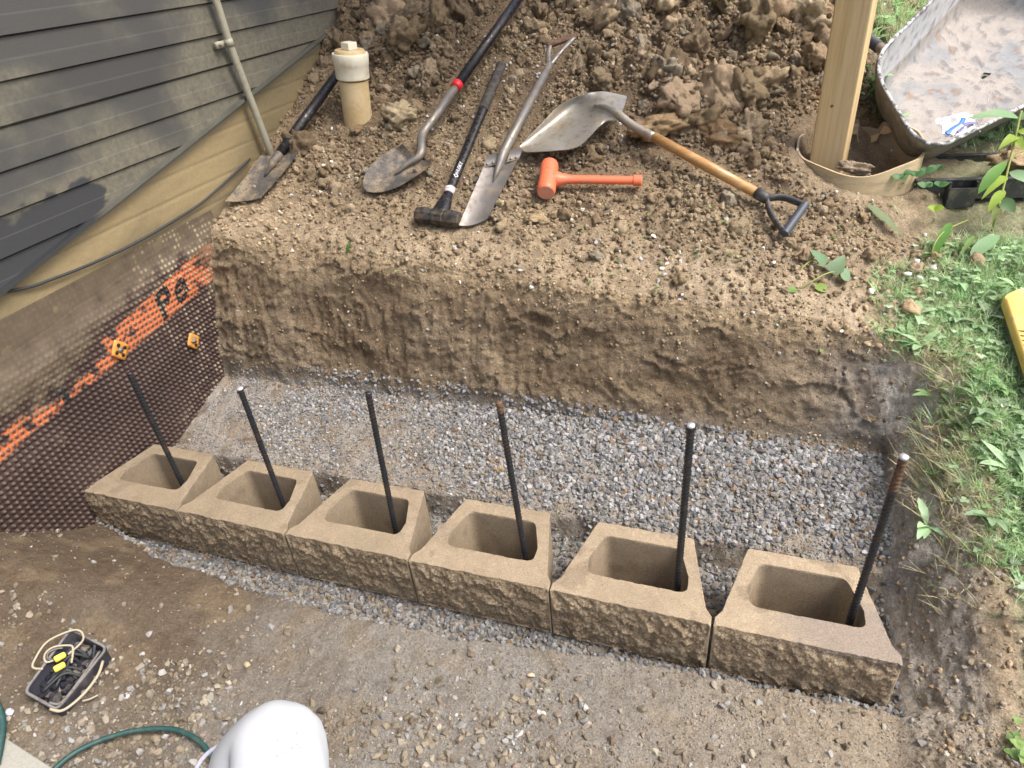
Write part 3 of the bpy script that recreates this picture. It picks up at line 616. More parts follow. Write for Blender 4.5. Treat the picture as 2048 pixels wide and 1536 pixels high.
for (px, py, muddy) in ((239, 700, 0), (386, 682, 1)):
    c = pplane(px, py, 0, .03); F = Fr(c, V(0, 1, 0), V(1, 0, 0)); mb = MB(); s = .040 if not muddy else .036
    # diamond plate with holes: ring of quads around 5 holes, built as a dished octagon
    n = 48; outer = []; 
    for k in range(n):
        t = 2 * math.pi * k / n; d = s / (abs(math.cos(t)) ** 1.15 + abs(math.sin(t)) ** 1.15) ** (1 / 1.15); outer.append((math.cos(t) * d, math.sin(t) * d * 1.15))
    rings = [(1.0, 0), (.97, .006), (.62, .007), (.34, .005), (.2, .003)]
    v = [F(o_[0] * q, o_[1] * q, h) for q, h in rings for o_ in outer]
    f = [(i * n + k, i * n + (k + 1) % n, (i + 1) * n + (k + 1) % n, (i + 1) * n + k) for i in range(len(rings) - 1) for k in range(n)]; f.append(tuple((len(rings) - 1) * n + k for k in range(n)))
    mb.add(v, f); fp = mb.build('fastener_plate', mat('orange_yellow_plastic', (.62, .27, .05), .5, layers=[(70, .5, .7, (.3, .2, .1), 'MIX', .7)]), memb)
    tag(fp, 'mud-filled orange diamond fastener' if muddy else 'clean orange diamond fastener with round holes')
    mb = MB()
    for (a, b) in ((.5, 0), (-.5, 0), (0, .5), (0, -.5)) if not muddy else ((0, -.5),): mb.add(*tube_geo([F(a * s, b * s * 1.1, .004), F(a * s, b * s * 1.1, .0085)], .0075, 12))
    mb.build('hole', mat('dark_hole', (.02, .015, .012), .9), fp)
    if muddy:
        scatter('mud_plug', np.array([F(.0, .004, .0)]), np.array([.02]), np.array([[.3, .25, .18]]), CT1, M_CLOD, True, None, parent=fp)
    else: mb = MB(); mb.add(*tube_geo([F(0, 0, .0), F(0, 0, .010)], .010, 14)); mb.build('nail_head', M_STEEL, fp)

# ---- cable along the wall
pp = [(-40, 592), (0, 585), (60, 574), (100, 560), (150, 541), (200, 520), (250, 497), (300, 470), (350, 440), (400, 408), (440, 374), (470, 346), (500, 318)]
mb = MB(); mb.add(*tube_geo(catmull([pplane(a, b, 0, .014) for a, b in pp], 5), .0042 * m_, 10)); tag(mb.build('wall_cable', M_CABLE), 'thin black cable sagging across the tan foundation wall', 'cable')
# ---- conduit
cy = 1.465; cond = thing('conduit', (.05, cy, .8), 'pale grey vertical conduit strapped to the dark siding', 'conduit')
mb = MB(); mb.add(*tube_geo([V(.052, cy + .075, .62), V(.052, cy + .068, .86), V(.052, cy + .005, 1.3), V(.052, cy - .03, 2.2), V(.052, cy - .05, 4.2)], .0135 * m_, 20)); mb.build('conduit_pipe', M_COND, cond)
mb = MB(); sz = 1.30; mb.add(*tube_geo([V(.052, cy + .006, sz), V(.052, cy + .003, sz + .03)], .0155 * m_, 20)); mb.add(*box_geo(Fr(V(0, cy, sz), V(0, 1, 0), V(0, 0, 1)), -.062, -.0, -.04, -.024, .0, .026)); mb.build('strap', M_COND, cond)
mb = MB(); mb.add(*tube_geo([V(.03, cy - .047, sz + .013), V(.046, cy - .047, sz + .013)], .007, 10)); mb.build('screw', M_STEEL, cond)

# ================================================================ CLEANOUT PIPE
b0 = gp(716, 236); ph = thing('cleanout_pipe', b0, 'cream plastic cleanout pipe with a square-nut cap standing in the dirt', 'pipe')
top = pplane(699, 100, 1, b0[1]); ax = unit(top - b0); Lp = np.linalg.norm(top - b0); R1 = .0575 * m_
Fp = Fr(b0, ax, V(0, 1, 0))
def lathe(F, prof, seg=40):
    v = []; 
    for a, r_ in prof:
        for k in range(seg): t = 2 * math.pi * k / seg; v.append(F(a, r_ * math.cos(t), r_ * math.sin(t)))
    n = len(prof); f = [(i * seg + k, i * seg + (k + 1) % seg, (i + 1) * seg + (k + 1) % seg, (i + 1) * seg + k) for i in range(n - 1) for k in range(seg)]
    f.append(tuple(range(seg))[::-1]); f.append(tuple((n - 1) * seg + k for k in range(seg))); return v, f
mb = MB(); mb.add(*lathe(Fp, [(-.2, R1), (Lp - .13, R1)])); mb.build('pipe', M_PVC, ph, auto=35)
mb = MB(); mb.add(*lathe(Fp, [(Lp - .125, R1 * 1.01), (Lp - .12, R1 * 1.12), (Lp - .11, R1 * 1.14), (Lp - .065, R1 * 1.15), (Lp - .06, R1 * 1.19), (Lp - .02, R1 * 1.23), (Lp - .012, R1 * 1.19), (Lp - .012, R1 * 1.05), (Lp - .03, R1 * 1.04)])); mb.build('coupling', M_PVCW, ph, auto=35)
mb = MB(); mb.add(*lathe(Fp, [(Lp - .04, R1 * 1.02), (Lp - .004, R1 * 1.02), (Lp + .002, R1 * .96)])); plug = mb.build('threaded_plug', M_PVC, ph, auto=35)
Fn = Fr(Fp(Lp), ax, unit(V(.35, 1, 0))); mb = MB(); mb.add(*box_geo(Fn, .002, .034, -.027, .027, -.027, .027)); mb.build('square_nut', M_PVCW, plug, False, bevel=.004)

# ================================================================ BLOCKS
PB = .46
def resample(pts, n):
    P_ = np.array(pts + [pts[0]], float); d = np.r_[0, np.cumsum(np.linalg.norm(np.diff(P_, axis=0), axis=1))]
    t = np.linspace(0, d[-1], n, endpoint=False); return np.stack([np.interp(t, d, P_[:, 0]), np.interp(t, d, P_[:, 1])], 1)
def fillet(poly, rads, k=8):
    out = []; n = len(poly)
    for i in range(n):
        p = np.array(poly[i], float); a = np.array(poly[i - 1], float); b = np.array(poly[(i + 1) % n], float); r_ = rads[i]
        if r_ <= 0: out.append(tuple(p)); continue
        u = unit(a - p); v = unit(b - p); th = math.acos(np.clip(u @ v, -1, 1)); d = r_ / math.tan(th / 2); d = min(d, .45 * np.linalg.norm(a - p), .45 * np.linalg.norm(b - p))
        p0 = p + u * d; p1 = p + v * d
        for j in range(k + 1): t = j / k; out.append(tuple((1 - t) ** 2 * p0 + 2 * t * (1 - t) * p + t * t * p1))
    return out
BL = ['leftmost tan concrete block touching the brown dimpled sheet', 'second tan block from the dimpled sheet, smaller looking with scuffed edges',
      'third tan block from the dimpled sheet, with pale scuffed right rim', 'fourth tan block from the dimpled sheet, near the middle of the row',
      'fifth tan block from the dimpled sheet, next to the last one', 'rightmost tan block with a damp shiny corner and water marks']
def make_block(i):
    x0 = PB * i + .003; wd = PB - .006; h = .2
    root = thing('retaining_block', (x0 + wd / 2, .15, -h), BL[i], 'concrete block', 'hollow retaining wall blocks in a row')
    s = (PB - .305) / 2
    outer = fillet([(0, 0), (wd, 0), (wd, .030), (wd - .018, .056), (wd - s, .304), (s, .304), (.018, .056), (0, .030)], [.004, .004, .004, .006, .012, .012, .006, .004], 4)
    hole = fillet([(.090, .092), (wd - .074, .092), (wd - .076, .150), (wd - .112, .252), (.112, .252), (.080, .150)], [.045, .045, .02, .03, .03, .02], 8)
    n = 520; O = resample(outer, n)
    # match hole points to the outer ones by angle
    c = np.array([wd / 2, .17]); Hd = resample(hole, 900); ang = lambda q: np.arctan2(q[:, 1] - c[1], q[:, 0] - c[0])
    ao = ang(O); ah = ang(Hd); od = np.argsort(ah); aS = np.r_[ah[od] - 2 * np.pi, ah[od], ah[od] + 2 * np.pi]; hx = np.tile(Hd[od, 0], 3); hy = np.tile(Hd[od, 1], 3)
    Hh = np.stack([np.interp(ao, aS, hx), np.interp(ao, aS, hy)], 1)
    sd_ = i * 13.7; ringsV = []; 
    front = (O[:, 1] < .028).astype(float) * sst(.0, .012, O[:, 0]) * sst(0., .012, wd - O[:, 0])
    cn = np.array([wd / 2, .15]); outd = O - cn; outd /= np.linalg.norm(outd, axis=1)[:, None]
    nrmO = np.where(front[:, None] > 0, np.array([0, -1.]), outd)
    def add(xy, z): ringsV.append(np.c_[xy, z + np.zeros(n)])
    # outer wall from bottom to top
    zl_ = np.linspace(-h, -.003, 44)
    for z in zl_:
        tp_ = sst(0, .035, -z); d = front * ((.003 + .006 * tp_) * fbm(O[:, 0] * 24 + sd_, z * 24, sd_, 4, gain=.65) + .005 * tp_ * (1 - 2 * np.abs(noise(O[:, 0] * 30 + z * 22 + sd_, z * 34, 2. + sd_))) - .005 + .006 * math.sin(math.pi * min(1, max(0, -z / h))))
        d = d + (1 - front) * .0012 * noise(O[:, 0] * 40, O[:, 1] * 40 + sd_, z * 40)
        add(O + nrmO * d[:, None], z)
    edge = ringsV[-1][:, :2]
    chip = np.maximum(noise(O[:, 0] * 30 + sd_, O[:, 1] * 30, 9.) - .25, 0) * .012 + .0015
    add(edge - outd * (chip * .5)[:, None], -chip * .35); add(edge - outd * (chip + .001)[:, None], 0 * chip)
    for t in np.linspace(.06, .97, 14): 
        xy = edge * (1 - t) + Hh * t; add(xy, .0006 * noise(xy[:, 0] * 60, xy[:, 1] * 60, sd_))
    hc = np.maximum(noise(Hh[:, 0] * 36, Hh[:, 1] * 36 + sd_, 4.) - .1, 0) * .008 + .001
    ind = Hh - c; ind /= np.linalg.norm(ind, axis=1)[:, None]
    add(Hh + ind * hc[:, None], 0 * hc); add(Hh, -hc)
    for z in np.linspace(-.01, -h, 12): add(Hh + ind * (.0015 * noise(Hh[:, 0] * 20, z * 25, sd_))[:, None] - ind * .03 * (-z), z)
    add(O, -h)
    m = len(ringsV); vv = np.concatenate(ringsV); vv = vv + np.array([x0, 0, 0])
    ii, jj = np.meshgrid(np.arange(m - 1), np.arange(n), indexing='ij'); j2 = (jj + 1) % n
    ff = np.stack([ii * n + jj, ii * n + j2, (ii + 1) * n + j2, (ii + 1) * n + jj], -1).reshape(-1, 4)
    mi = ((ii < 43) & (front[jj] > .3)).astype(int).ravel()
    # small individual turn of each block
    a = [.3, -.4, .2, .5, -.3, .15][i] * math.pi / 180; cxy = np.array([x0 + wd / 2, .15]); R2 = np.array([[math.cos(a), -math.sin(a)], [math.sin(a), math.cos(a)]])
    vv[:, :2] = (vv[:, :2] - cxy) @ R2.T + cxy
    q1_ = fbm(vv[:, 0] * 6, vv[:, 1] * 6, vv[:, 2] * 6 + i, 3); q2_ = fbm(vv[:, 0] * 26, vv[:, 1] * 26, vv[:, 2] * 26 + i, 3)
    bc = np.array([.33, .272, .195])[None] * [.86, .93, .98, 1.04, 1.12, 1.20][i] * (1 + .13 * q1_ + .08 * q2_)[:, None]  # row painted lighter towards the right, imitating the light gradient
    lx = (vv[:, 0] - x0) / wd; edgew = sst(.80, .97, lx) * (vv[:, 2] > -.012) * sst(0, .2, vv[:, 1])
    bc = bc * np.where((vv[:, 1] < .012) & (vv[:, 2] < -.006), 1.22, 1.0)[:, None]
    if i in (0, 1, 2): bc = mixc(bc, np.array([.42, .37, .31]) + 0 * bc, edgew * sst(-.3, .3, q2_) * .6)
    bc = mixc(bc, np.array([.19, .15, .11]) + 0 * bc, sst(.35, .6, q1_ + .3 * q2_) * .5)
    if i == 5:
        dmp = sst(.26, .12, np.hypot(vv[:, 0] - (x0 + wd * .80), (vv[:, 1] - .07) * 1.6) + .05 * q2_) * (vv[:, 2] > -.02); bc = mixc(bc, np.array([.26, .225, .20]) + 0 * bc, dmp * .7)
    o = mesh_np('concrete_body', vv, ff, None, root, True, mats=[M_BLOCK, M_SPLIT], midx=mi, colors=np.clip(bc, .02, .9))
    if i == 5:
        wa = o.data.attributes.new('Wet', 'FLOAT', 'POINT'); wa.data.foreach_set('value', dmp.astype(np.float32))
    bm = bmesh.new(); bm.from_mesh(o.data)
    for e in bm.edges:
        if len(e.link_faces) == 2 and e.calc_face_angle(0) > math.radians(48): e.smooth = False
    bm.to_mesh(o.data); bm.free()
    if i == 5:
        pts = [(-.03, -.075), (.05, -.07), (.062, -.03), (.078, .01), (.1, .05), (.06, .065), (.03, .03), (.0, .01), (-.035, -.02)]
        # damp film: thin irregular sheet lying on the block top
        pts = fillet([(x0 + wd - .12 + a_, .085 + b_) for a_, b_ in pts], [.01] * len(pts), 5)
    return root
_n = M_BLOCK.node_tree; _a = _n.nodes.new('ShaderNodeAttribute'); _a.attribute_name = 'Wet'; _m = _n.nodes.new('ShaderNodeMapRange'); _m.inputs[3].default_value = .93; _m.inputs[4].default_value = .33
_n.links.new(_a.outputs['Fac'], _m.inputs[0]); _n.links.new(_m.outputs[0], _n.nodes['Principled BSDF'].inputs['Roughness'])
for i in range(6): make_block(i)

# ================================================================ REBAR
RBX = [.349, .805, 1.268, 1.703, 2.193, 2.660]; RBT = [.481, .475, .526, .55, .551, .537]; TOPX = [.351, .807, 1.282, 1.690, 2.194, 2.662]; BOTX = [.346, .803, 1.254, 1.716, 2.192, 2.657]
RL = ['leftmost rebar, a dark bar standing against the dimpled sheet', 'second rebar from the left, bar with a pale cut tip', 'third rebar from the left with a brown tip',
      'fourth rebar from the left with a rusty upper end', 'fifth rebar from the left, black bar with a bright cut tip', 'rightmost rebar with orange rust at its top, by the earth bank']
for i in range(6):
    b = V(BOTX[i] + (BOTX[i] - TOPX[i]) * .5, .15, -.30); t = V(TOPX[i], .15, RBT[i]); L_ = np.linalg.norm(t - b)
    root = thing('rebar', (b[0], b[1], -.2), RL[i], 'rebar', 'rebar rods standing in the block cores')
    F = Fr(b, t - b, V(0, 1, 0)); R_ = .0072 * m_; seg = 14; pitch = .0130; st = .0024; nr = int(L_ / st)
    def rings(a0, a1):
        v = []; n_ = int((a1 - a0) / st)
        for q in range(n_ + 1):
            a = a0 + (a1 - a0) * q / n_
            for k in range(seg):
                th = 2 * math.pi * k / seg; ph_ = (a / pitch + .45 * math.sin(th)) % 1.0
                rr_ = R_ * (1 + .26 * max(0, 1 - abs(ph_ - .5) / .22)) + (R_ * .10 if k % 7 == 0 else 0)
                v.append(F(a, rr_ * math.cos(th), rr_ * math.sin(th)))
        f = [(p_ * seg + k, p_ * seg + (k + 1) % seg, (p_ + 1) * seg + (k + 1) % seg, (p_ + 1) * seg + k) for p_ in range(n_) for k in range(seg)]
        f.append(tuple(range(seg))[::-1]); f.append(tuple(n_ * seg + k for k in range(seg))); return v, f
    rust = {3: .03, 5: .10}.get(i, 0)
    mb = MB(); mb.add(*rings(0, L_ - rust)); mb.build('rod', M_REBAR, root, True)
    if rust: mb = MB(); mb.add(*rings(L_ - rust, L_)); tag(mb.build('rod_tip', M_RUST, root, True), 'rust-coloured bar end')
    if i in (1, 4, 5): mb = MB(); mb.add(*tube_geo([F(L_ - .002), F(L_ + .004)], R_ * 1.12, 14)); mb.build('cut_end', M_CUT, root)

# ================================================================ TOOLS
UPN = unit(V(0, -.36, .93))
def lerp(a, b, t): return np.asarray(a) * (1 - t) + np.asarray(b) * t
class Af:
    """affine frame for a blade: origin at the middle of the shoulders, A towards the tip, B half width"""
    def __init__(s, M_, T_, S1, S2): s.M = M_; s.A = T_ - M_; s.B = (S2 - S1) / 2; s.C = unit(np.cross(s.A, s.B)); s.C = s.C if s.C[2] > 0 else -s.C
    def __call__(s, x, y=0, z=0): return s.M + s.A * x + s.B * y + s.C * z
# --- flat spade by the wall
sp = thing('flat_spade', gp(560, 340), 'flat square-ended spade with a black shaft leaning in the corner behind the cream pipe', 'spade', 'digging tools on the spoil heap')
TL, TR, SR, SL = gp(460, 403, .03), gp(514, 401, .03), gp(600, 312, .05), gp(526, 320, .05)
A_ = Af((SL + SR) / 2, (TL + TR) / 2, SL, SR)
def f_flat(u, v): return (u, v * (1 - .06 * u), .012 * v * v * (1 - .3 * u) + .014 * (1 - u) ** 6)
mb = MB(); mb.add(*plate_geo(A_, f_flat, 24, 14, .004)); mb.build('blade', M_DIRTYB, sp, auto=40)
h0 = A_(.20, .05, .02); h1 = gp(672, 152, .14); h2 = h1 + (h1 - h0) * .12
mb = MB(); mb.add(*tube_geo([A_(.46, .03, .004), A_(.25, .04, .016), h0, lerp(h0, h1, .12)], [.004, .012, .020, .021], 16)); mb.build('socket', M_DIRTYB, sp)
mb = MB(); mb.add(*tube_geo([lerp(h0, h1, .1), lerp(h0, h1, .5), h2], [.0225, .024, .021], 20)); mb.build('shaft', M_HANDLE, sp)
# --- round-point shovel
rs = thing('round_point_shovel', gp(820, 340), 'muddy round-point shovel with a long black handle and a red collar', 'shovel', 'digging tools on the spoil heap')
S1, S2 = gp(812, 306, .05), gp(873, 336, .035); T_ = gp(737, 388, .012); A_ = Af((S1 + S2) / 2, T_, S1, S2)
def f_round(u, v):
    w_ = 1.2 if u < .35 else 1.2 * (1 - ((u - .35) / .65) ** 2.3) ** .62
    w_ = w_ * (1 - .22 * max(0, .14 - u) / .14)
    return (u + .02 * (1 - v * v), v * w_, .036 * (v * w_) ** 2 * (1 - .55 * u) + .02 * u * u + .028 * max(0, .10 - u) / .10 * abs(v) ** .6 + .018 * math.exp(-(v * w_ / .20) ** 2) * max(0, 1 - u / .62))
mb = MB(); mb.add(*plate_geo(A_, f_round, 40, 28, .0035)); mb.build('blade', M_DIRTYB, rs, auto=45)
h0 = A_(-.02, 0, .03); hb = gp(845, 268, .085); h1 = gp(1035, 0, .12); dr = unit(h1 - hb); h2 = h1 + dr * .16; hr = hb + dr * (np.linalg.norm(pd(909, 170, depth(hb)) - hb) * .98)
# find collar position along the handle by projection
ts = np.linspace(0, 1, 400); pr_ = np.array([proj(lerp(hb, h2, t)) for t in ts]); tc_ = ts[np.argmin(np.abs(pr_[:, 1] - 172))]
hc_ = lerp(hb, h2, tc_)
mb = MB(); mb.add(*tube_geo(catmull([A_(.48, 0, .012), A_(.25, 0, .026), h0, lerp(h0, hb, .55) + V(0, 0, .006), hb, lerp(hb, hc_, .3)], 5) + [hc_], [.003] + [.006 + .012 * i / 9 for i in range(10)] + [.0185] * 16, 18)); mb.build('steel_socket', M_STEEL, rs)
mb = MB(); mb.add(*tube_geo([hc_ - dr * .0, h2], .0225, 22)); mb.build('handle', M_HANDLE, rs)
mb = MB(); mb.add(*tube_geo([hc_ - dr * .014, hc_ + dr * .020], .0250, 22)); mb.build('collar', M_RED, rs)
# --- sledgehammer
sl = thing('sledgehammer', gp(875, 440), 'black sledgehammer with a heavy forged head and black fibreglass handle', 'hammer', 'digging tools on the spoil heap')
e0, e1 = gp(832, 430, .036), gp(920, 440, .036); F = Fr(e0, e1 - e0, UPN); L_ = np.linalg.norm(e1 - e0); R_ = .036
v = []; prof = [(0, .70), (.006, .86), (.035, 1.0), (.055, .98), (.07, .84), (L_ / 2 - .028, .84), (L_ / 2 - .024, .92), (L_ / 2 + .024, .92), (L_ / 2 + .028, .84), (L_ - .07, .84), (L_ - .055, .98), (L_ - .035, 1.0), (L_ - .006, .86), (L_, .70)]
sg = 32
for a, r_ in prof:
    for k in range(sg):
        t = 2 * math.pi * k / sg; oc = 1 / max(abs(math.cos(((t + math.pi / 8) % (math.pi / 4)) - math.pi / 8)), .1); v.append(F(a, R_ * r_ * oc * math.cos(t), R_ * r_ * oc * math.sin(t)))
n = len(prof); f = [(i * sg + k, i * sg + (k + 1) % sg, (i + 1) * sg + (k + 1) % sg, (i + 1) * sg + k) for i in range(n - 1) for k in range(sg)] + [tuple(range(sg))[::-1], tuple((n - 1) * sg + k for k in range(sg))]
M_FORGE = mat('forged_head', (.035, .034, .034), .55, .4, layers=[(30, .45, .68, (.17, .13, .09), 'MIX', .85), (90, .5, .7, (.02, .02, .022), 'MIX', .6)], bumps=[(160, .4, .0015)])
mb = MB(); mb.add(v, f); mb.build('hammer_head', M_FORGE, sl, auto=30)
mid = F(L_ / 2 + .003); ht = gp(1003, 130, .055); dr = unit(ht - mid); side = unit(np.cross(UPN, dr)); F = Fr(mid, dr, UPN); Lh = np.linalg.norm(ht - mid)
mb = MB()
mb.add(*tube_geo([F(-.02), F(.03), F(.09), F(.13)], [.040, .040, .030, .0215], 22, flat=.75, up=UPN))
for sgn in (-1, 1): mb.add(*tube_geo([F(.03, .020 * sgn, .019), F(.085, .013 * sgn, .016), F(.125, .006 * sgn, .014)], [.0045, .004, .002], 8))
mb.build('overstrike_guard', M_HANDLE, sl)
mb = MB(); mb.add(*tube_geo([F(.12), F(.16), F(Lh * .66), F(Lh * .67)], [.0205, .0215, .0215, .0225], 22, flat=.85, up=UPN)); mb.build('handle', M_HANDLE, sl)
M_GRIP = mat('dusty_rubber', (.03, .03, .03), .85, layers=[(50, .4, .65, (.10, .085, .07), 'MIX', .8)], bumps=[(200, .3, .001)])
rg = [Lh * .67 + (Lh * .33) * i / 40 for i in range(41)]
mb = MB(); mb.add(*tube_geo([F(a) for a in rg], [.0230 + (.0016 if i % 2 else 0) + (.002 if i > 38 else 0) for i in range(41)], 22, flat=.85, up=UPN)); mb.build('grip', M_GRIP, sl)
mb = MB(); mb.add(*tube_geo([F(.138), F(.170)], .0232, 22, flat=.85, up=UPN)); lb = mb.build('label_band', mat('label_white', (.62, .60, .60), .4, layers=[(90, .55, .6, (.45, .03, .08), 'MIX', .9)]), sl)
def text_mesh(name, s, size, F, a0, zoff, material, parent, ydir=1):
    cu = bpy.data.curves.new(name, 'FONT'); cu.body = s; cu.size = size * K; cu.extrude = .0004; cu.align_x = 'LEFT'; cu.align_y = 'CENTER'
    tmp = bpy.data.objects.new(name, cu); COL.objects.link(tmp); bpy.context.view_layer.update()
    me = bpy.data.meshes.new_from_object(tmp.evaluated_get(bpy.context.evaluated_depsgraph_get())); bpy.data.objects.remove(tmp)
    rt = _root(parent)
    for q in me.vertices:
        x_, y_, z_ = q.co[0] / K, q.co[1] / K, q.co[2] / K; r_ = zoff; th = y_ * ydir / r_
        p = F(a0 + x_, r_ * math.sin(th), .85 * r_ * math.cos(th) + z_ + .0012); q.co = Vector((p - rt) * K)
    me.materials.clear(); me.materials.append(material); o = bpy.data.objects.new(name, me); COL.objects.link(o); o.parent = parent; return o
# lettering runs up the handle, seen from the camera
Ft = Fr(mid, dr, unit(CC - mid))
text_mesh('lettering', 'HUSKY', .022, Ft, .245, .0222, M_WHITE, sl)
mb = MB(); c_ = .232
for q in range(4):
    t0, t1_ = math.pi / 2 * q, math.pi / 2 * (q + 1); p0 = (math.cos(t0), math.sin(t0)); p1 = (math.cos(t1_), math.sin(t1_)); a_, b_ = .0115, .0070
    mb.add([Ft(c_ + p0[0] * a_, p0[1] * a_, .0195), Ft(c_ + p1[0] * a_, p1[1] * a_, .0195), Ft(c_ + p1[0] * b_, p1[1] * b_, .0200), Ft(c_ + p0[0] * b_, p0[1] * b_, .0200)], [(0, 1, 2, 3)])
mb.build('emblem', M_WHITE, sl)
# --- trenching spade
ts_ = thing('trenching_spade', gp(985, 380), 'worn narrow trenching spade with steel shaft and rusty yoke handle', 'spade', 'digging tools on the spoil heap')
TL, TR, SR, SL = gp(922, 457, .010), gp(970, 442, .010), gp(1041, 312, .045), gp(972, 328, .045); A_ = Af((SL + SR) / 2, (TL + TR) / 2, SL, SR)
def f_tr(u, v): return (u + .03 * (1 - u) * 0 - .015 * v * v * u, v * (1 - .22 * u), .012 * v * v)
mb = MB(); mb.add(*plate_geo(A_, f_tr, 26, 12, .005)); mb.build('blade', M_STEEL, ts_, auto=40)
for sgn, vv_ in ((-1, (-1.0, -.28)), (1, (.35, 1.05))):
    mb = MB(); mb.add(*plate_geo(A_, lambda u, v, q=vv_: (-.04 + .13 * u, lerp(q[0], q[1], (v + 1) / 2), .012 + .022 * (1 - u) ** 3), 8, 6, .006)); fs = mb.build('foot_rest', M_STEEL, ts_, auto=40)
    mb = MB()
    for a in (.3, .75): c = A_(.055, lerp(vv_[0], vv_[1], a), .012); mb.add(*tube_geo([c, c + A_.C * .007], .0055, 10))
    mb.build('rivet', M_BRIGHT, fs)
s0 = A_(.10, .02, .022); yk = gp(1100, 128, .16); top_ = yk
mb = MB(); mb.add(*tube_geo([A_(.36, .02, .004), A_(.22, .02, .012), s0, A_(.0, .03, .035), lerp(A_(-.02, .05, .04), yk, .15), yk], [.002, .011, .019, .021, .021, .0165], 20)); mb.build('shaft', M_STEEL, ts_)
g0 = gp(1100, 90, .17); g1 = gp(1150, 73, .17)
mb = MB(); 
for gg, bend in ((g0, V(-.012, .0, 0)), (g1, V(.0, -.012, 0))): mb.add(*tube_geo(catmull([yk - (yk - s0) * .02, lerp(yk, gg, .45) + bend + (yk - s0) * .012, lerp(yk, gg, .98)], 6), [.014] * 4 + [.012] * 9, 14, flat=.7, up=UPN))
mb.build('yoke', M_STEEL, ts_)
d_ = unit(g1 - g0); prof = [(-.012, .013), (np.linalg.norm(g1 - g0) + .012, .013), (np.linalg.norm(g1 - g0) + .012, .008), (np.linalg.norm(g1 - g0) - .03, .008)]
mb = MB(); mb.add(*lathe(Fr(g0, d_, V(0, 0, 1)), prof, 18)); mb.build('grip_tube', mat('brown_rust', (.11, .055, .038), .75, layers=[(80, .45, .65, (.24, .15, .10), 'MIX', .6)]), ts_, auto=40)
# --- bright shovel with wooden handle
bs = thing('wooden_handled_shovel', gp(1240, 260), 'shiny clean shovel with a varnished wooden handle and black D-grip', 'shovel', 'digging tools on the spoil heap')
EU = catmull([gp(*q) for q in ((1254, 192, .09), (1197, 183, .11), (1128, 204, .11), (1078, 252, .09), (1040, 291, .065))], 8)
EC = catmull([gp(*q) for q in ((1238, 233, .115), (1200, 216, .105), (1158, 222, .055), (1104, 254, .045), (1043, 298, .06))], 8)
EL = catmull([gp(*q) for q in ((1217, 238, .10), (1197, 254, .10), (1156, 292, .105), (1104, 301, .085), (1052, 304, .062))], 8)
def f_bright(u, v):
    k = min(int(u * 32), 31); t = u * 32 - k; a, b, c = (lerp(E[k], E[k + 1], t) for E in (EL, EC, EU))
    p = a * (v * (v - 1) / 2) + b * (1 - v * v) + c * (v * (v + 1) / 2)
    return p + UPN * (.016 * math.exp(-(v / .2) ** 2) * max(0, 1 - u / .6) ** 1.2)
mb = MB(); mb.add(*plate_geo(lambda x_, y_, z_: V(x_, y_, z_), f_bright, 44, 36, .003)); 
mb.build('blade', M_BRIGHT, bs, auto=45)
q1 = gp(1513, 386, .05); q0 = gp(1262, 249, .115); qj = None
ts = np.linspace(0, 1, 400); pr_ = np.array([proj(lerp(q0, q1, t)) for t in ts]); tj = ts[np.argmin(np.abs(pr_[:, 0] - 1311))]; qj = lerp(q0, q1, tj)
mb = MB(); mb.add(*tube_geo(catmull([EC[10] + UPN * .01, EC[5] + UPN * .016, EC[0] + UPN * .008, q0, qj], 5), [.004] + [.007 + .0012 * i for i in range(9)] + [.0185] * 11, 18)); mb.build('steel_socket', M_BRIGHT, bs)
mb = MB(); mb.add(*tube_geo([qj - (q1 - qj) * .02, lerp(qj, q1, .5), q1 + (q1 - qj) * .03], [.0205, .0215, .0195], 20)); mb.build('wooden_shaft', M_WOODH, bs)
b0_, b1_ = gp(1608, 412, .06), gp(1571, 464, .045); dd = unit(q1 - qj)
mb = MB(); mb.add(*tube_geo([q1 - dd * .004, q1 + dd * .04, q1 + dd * .055], [.0215, .0225, .017], 18)); yk5 = q1 + dd * .045
mb.add(*tube_geo(catmull([yk5, lerp(yk5, b0_, .35) + unit(b0_ - b1_) * .022, lerp(yk5, b0_, .8) + unit(b0_ - b1_) * .012, b0_], 6), [.010] * 19, 12, flat=1.5, up=unit(b0_ - b1_)[[0, 1, 2]] * 0 + UPN))
mb.add(*tube_geo(catmull([yk5, lerp(yk5, b1_, .35) - unit(b0_ - b1_) * .020, lerp(yk5, b1_, .8) - unit(b0_ - b1_) * .012, b1_], 6), [.010] * 19, 12, flat=1.5, up=UPN))
dg = mb.build('d_handle', M_DPLAST, bs)
mb = MB(); u_ = unit(b1_ - b0_); mb.add(*tube_geo([b0_ - u_ * .014, b0_ - u_ * .010, b1_ + u_ * .010, b1_ + u_ * .014], [.011, .0165, .0165, .011], 20)); mb.build('grip_bar', mat('slate_plastic', (.05, .062, .085), .5), dg, auto=40)
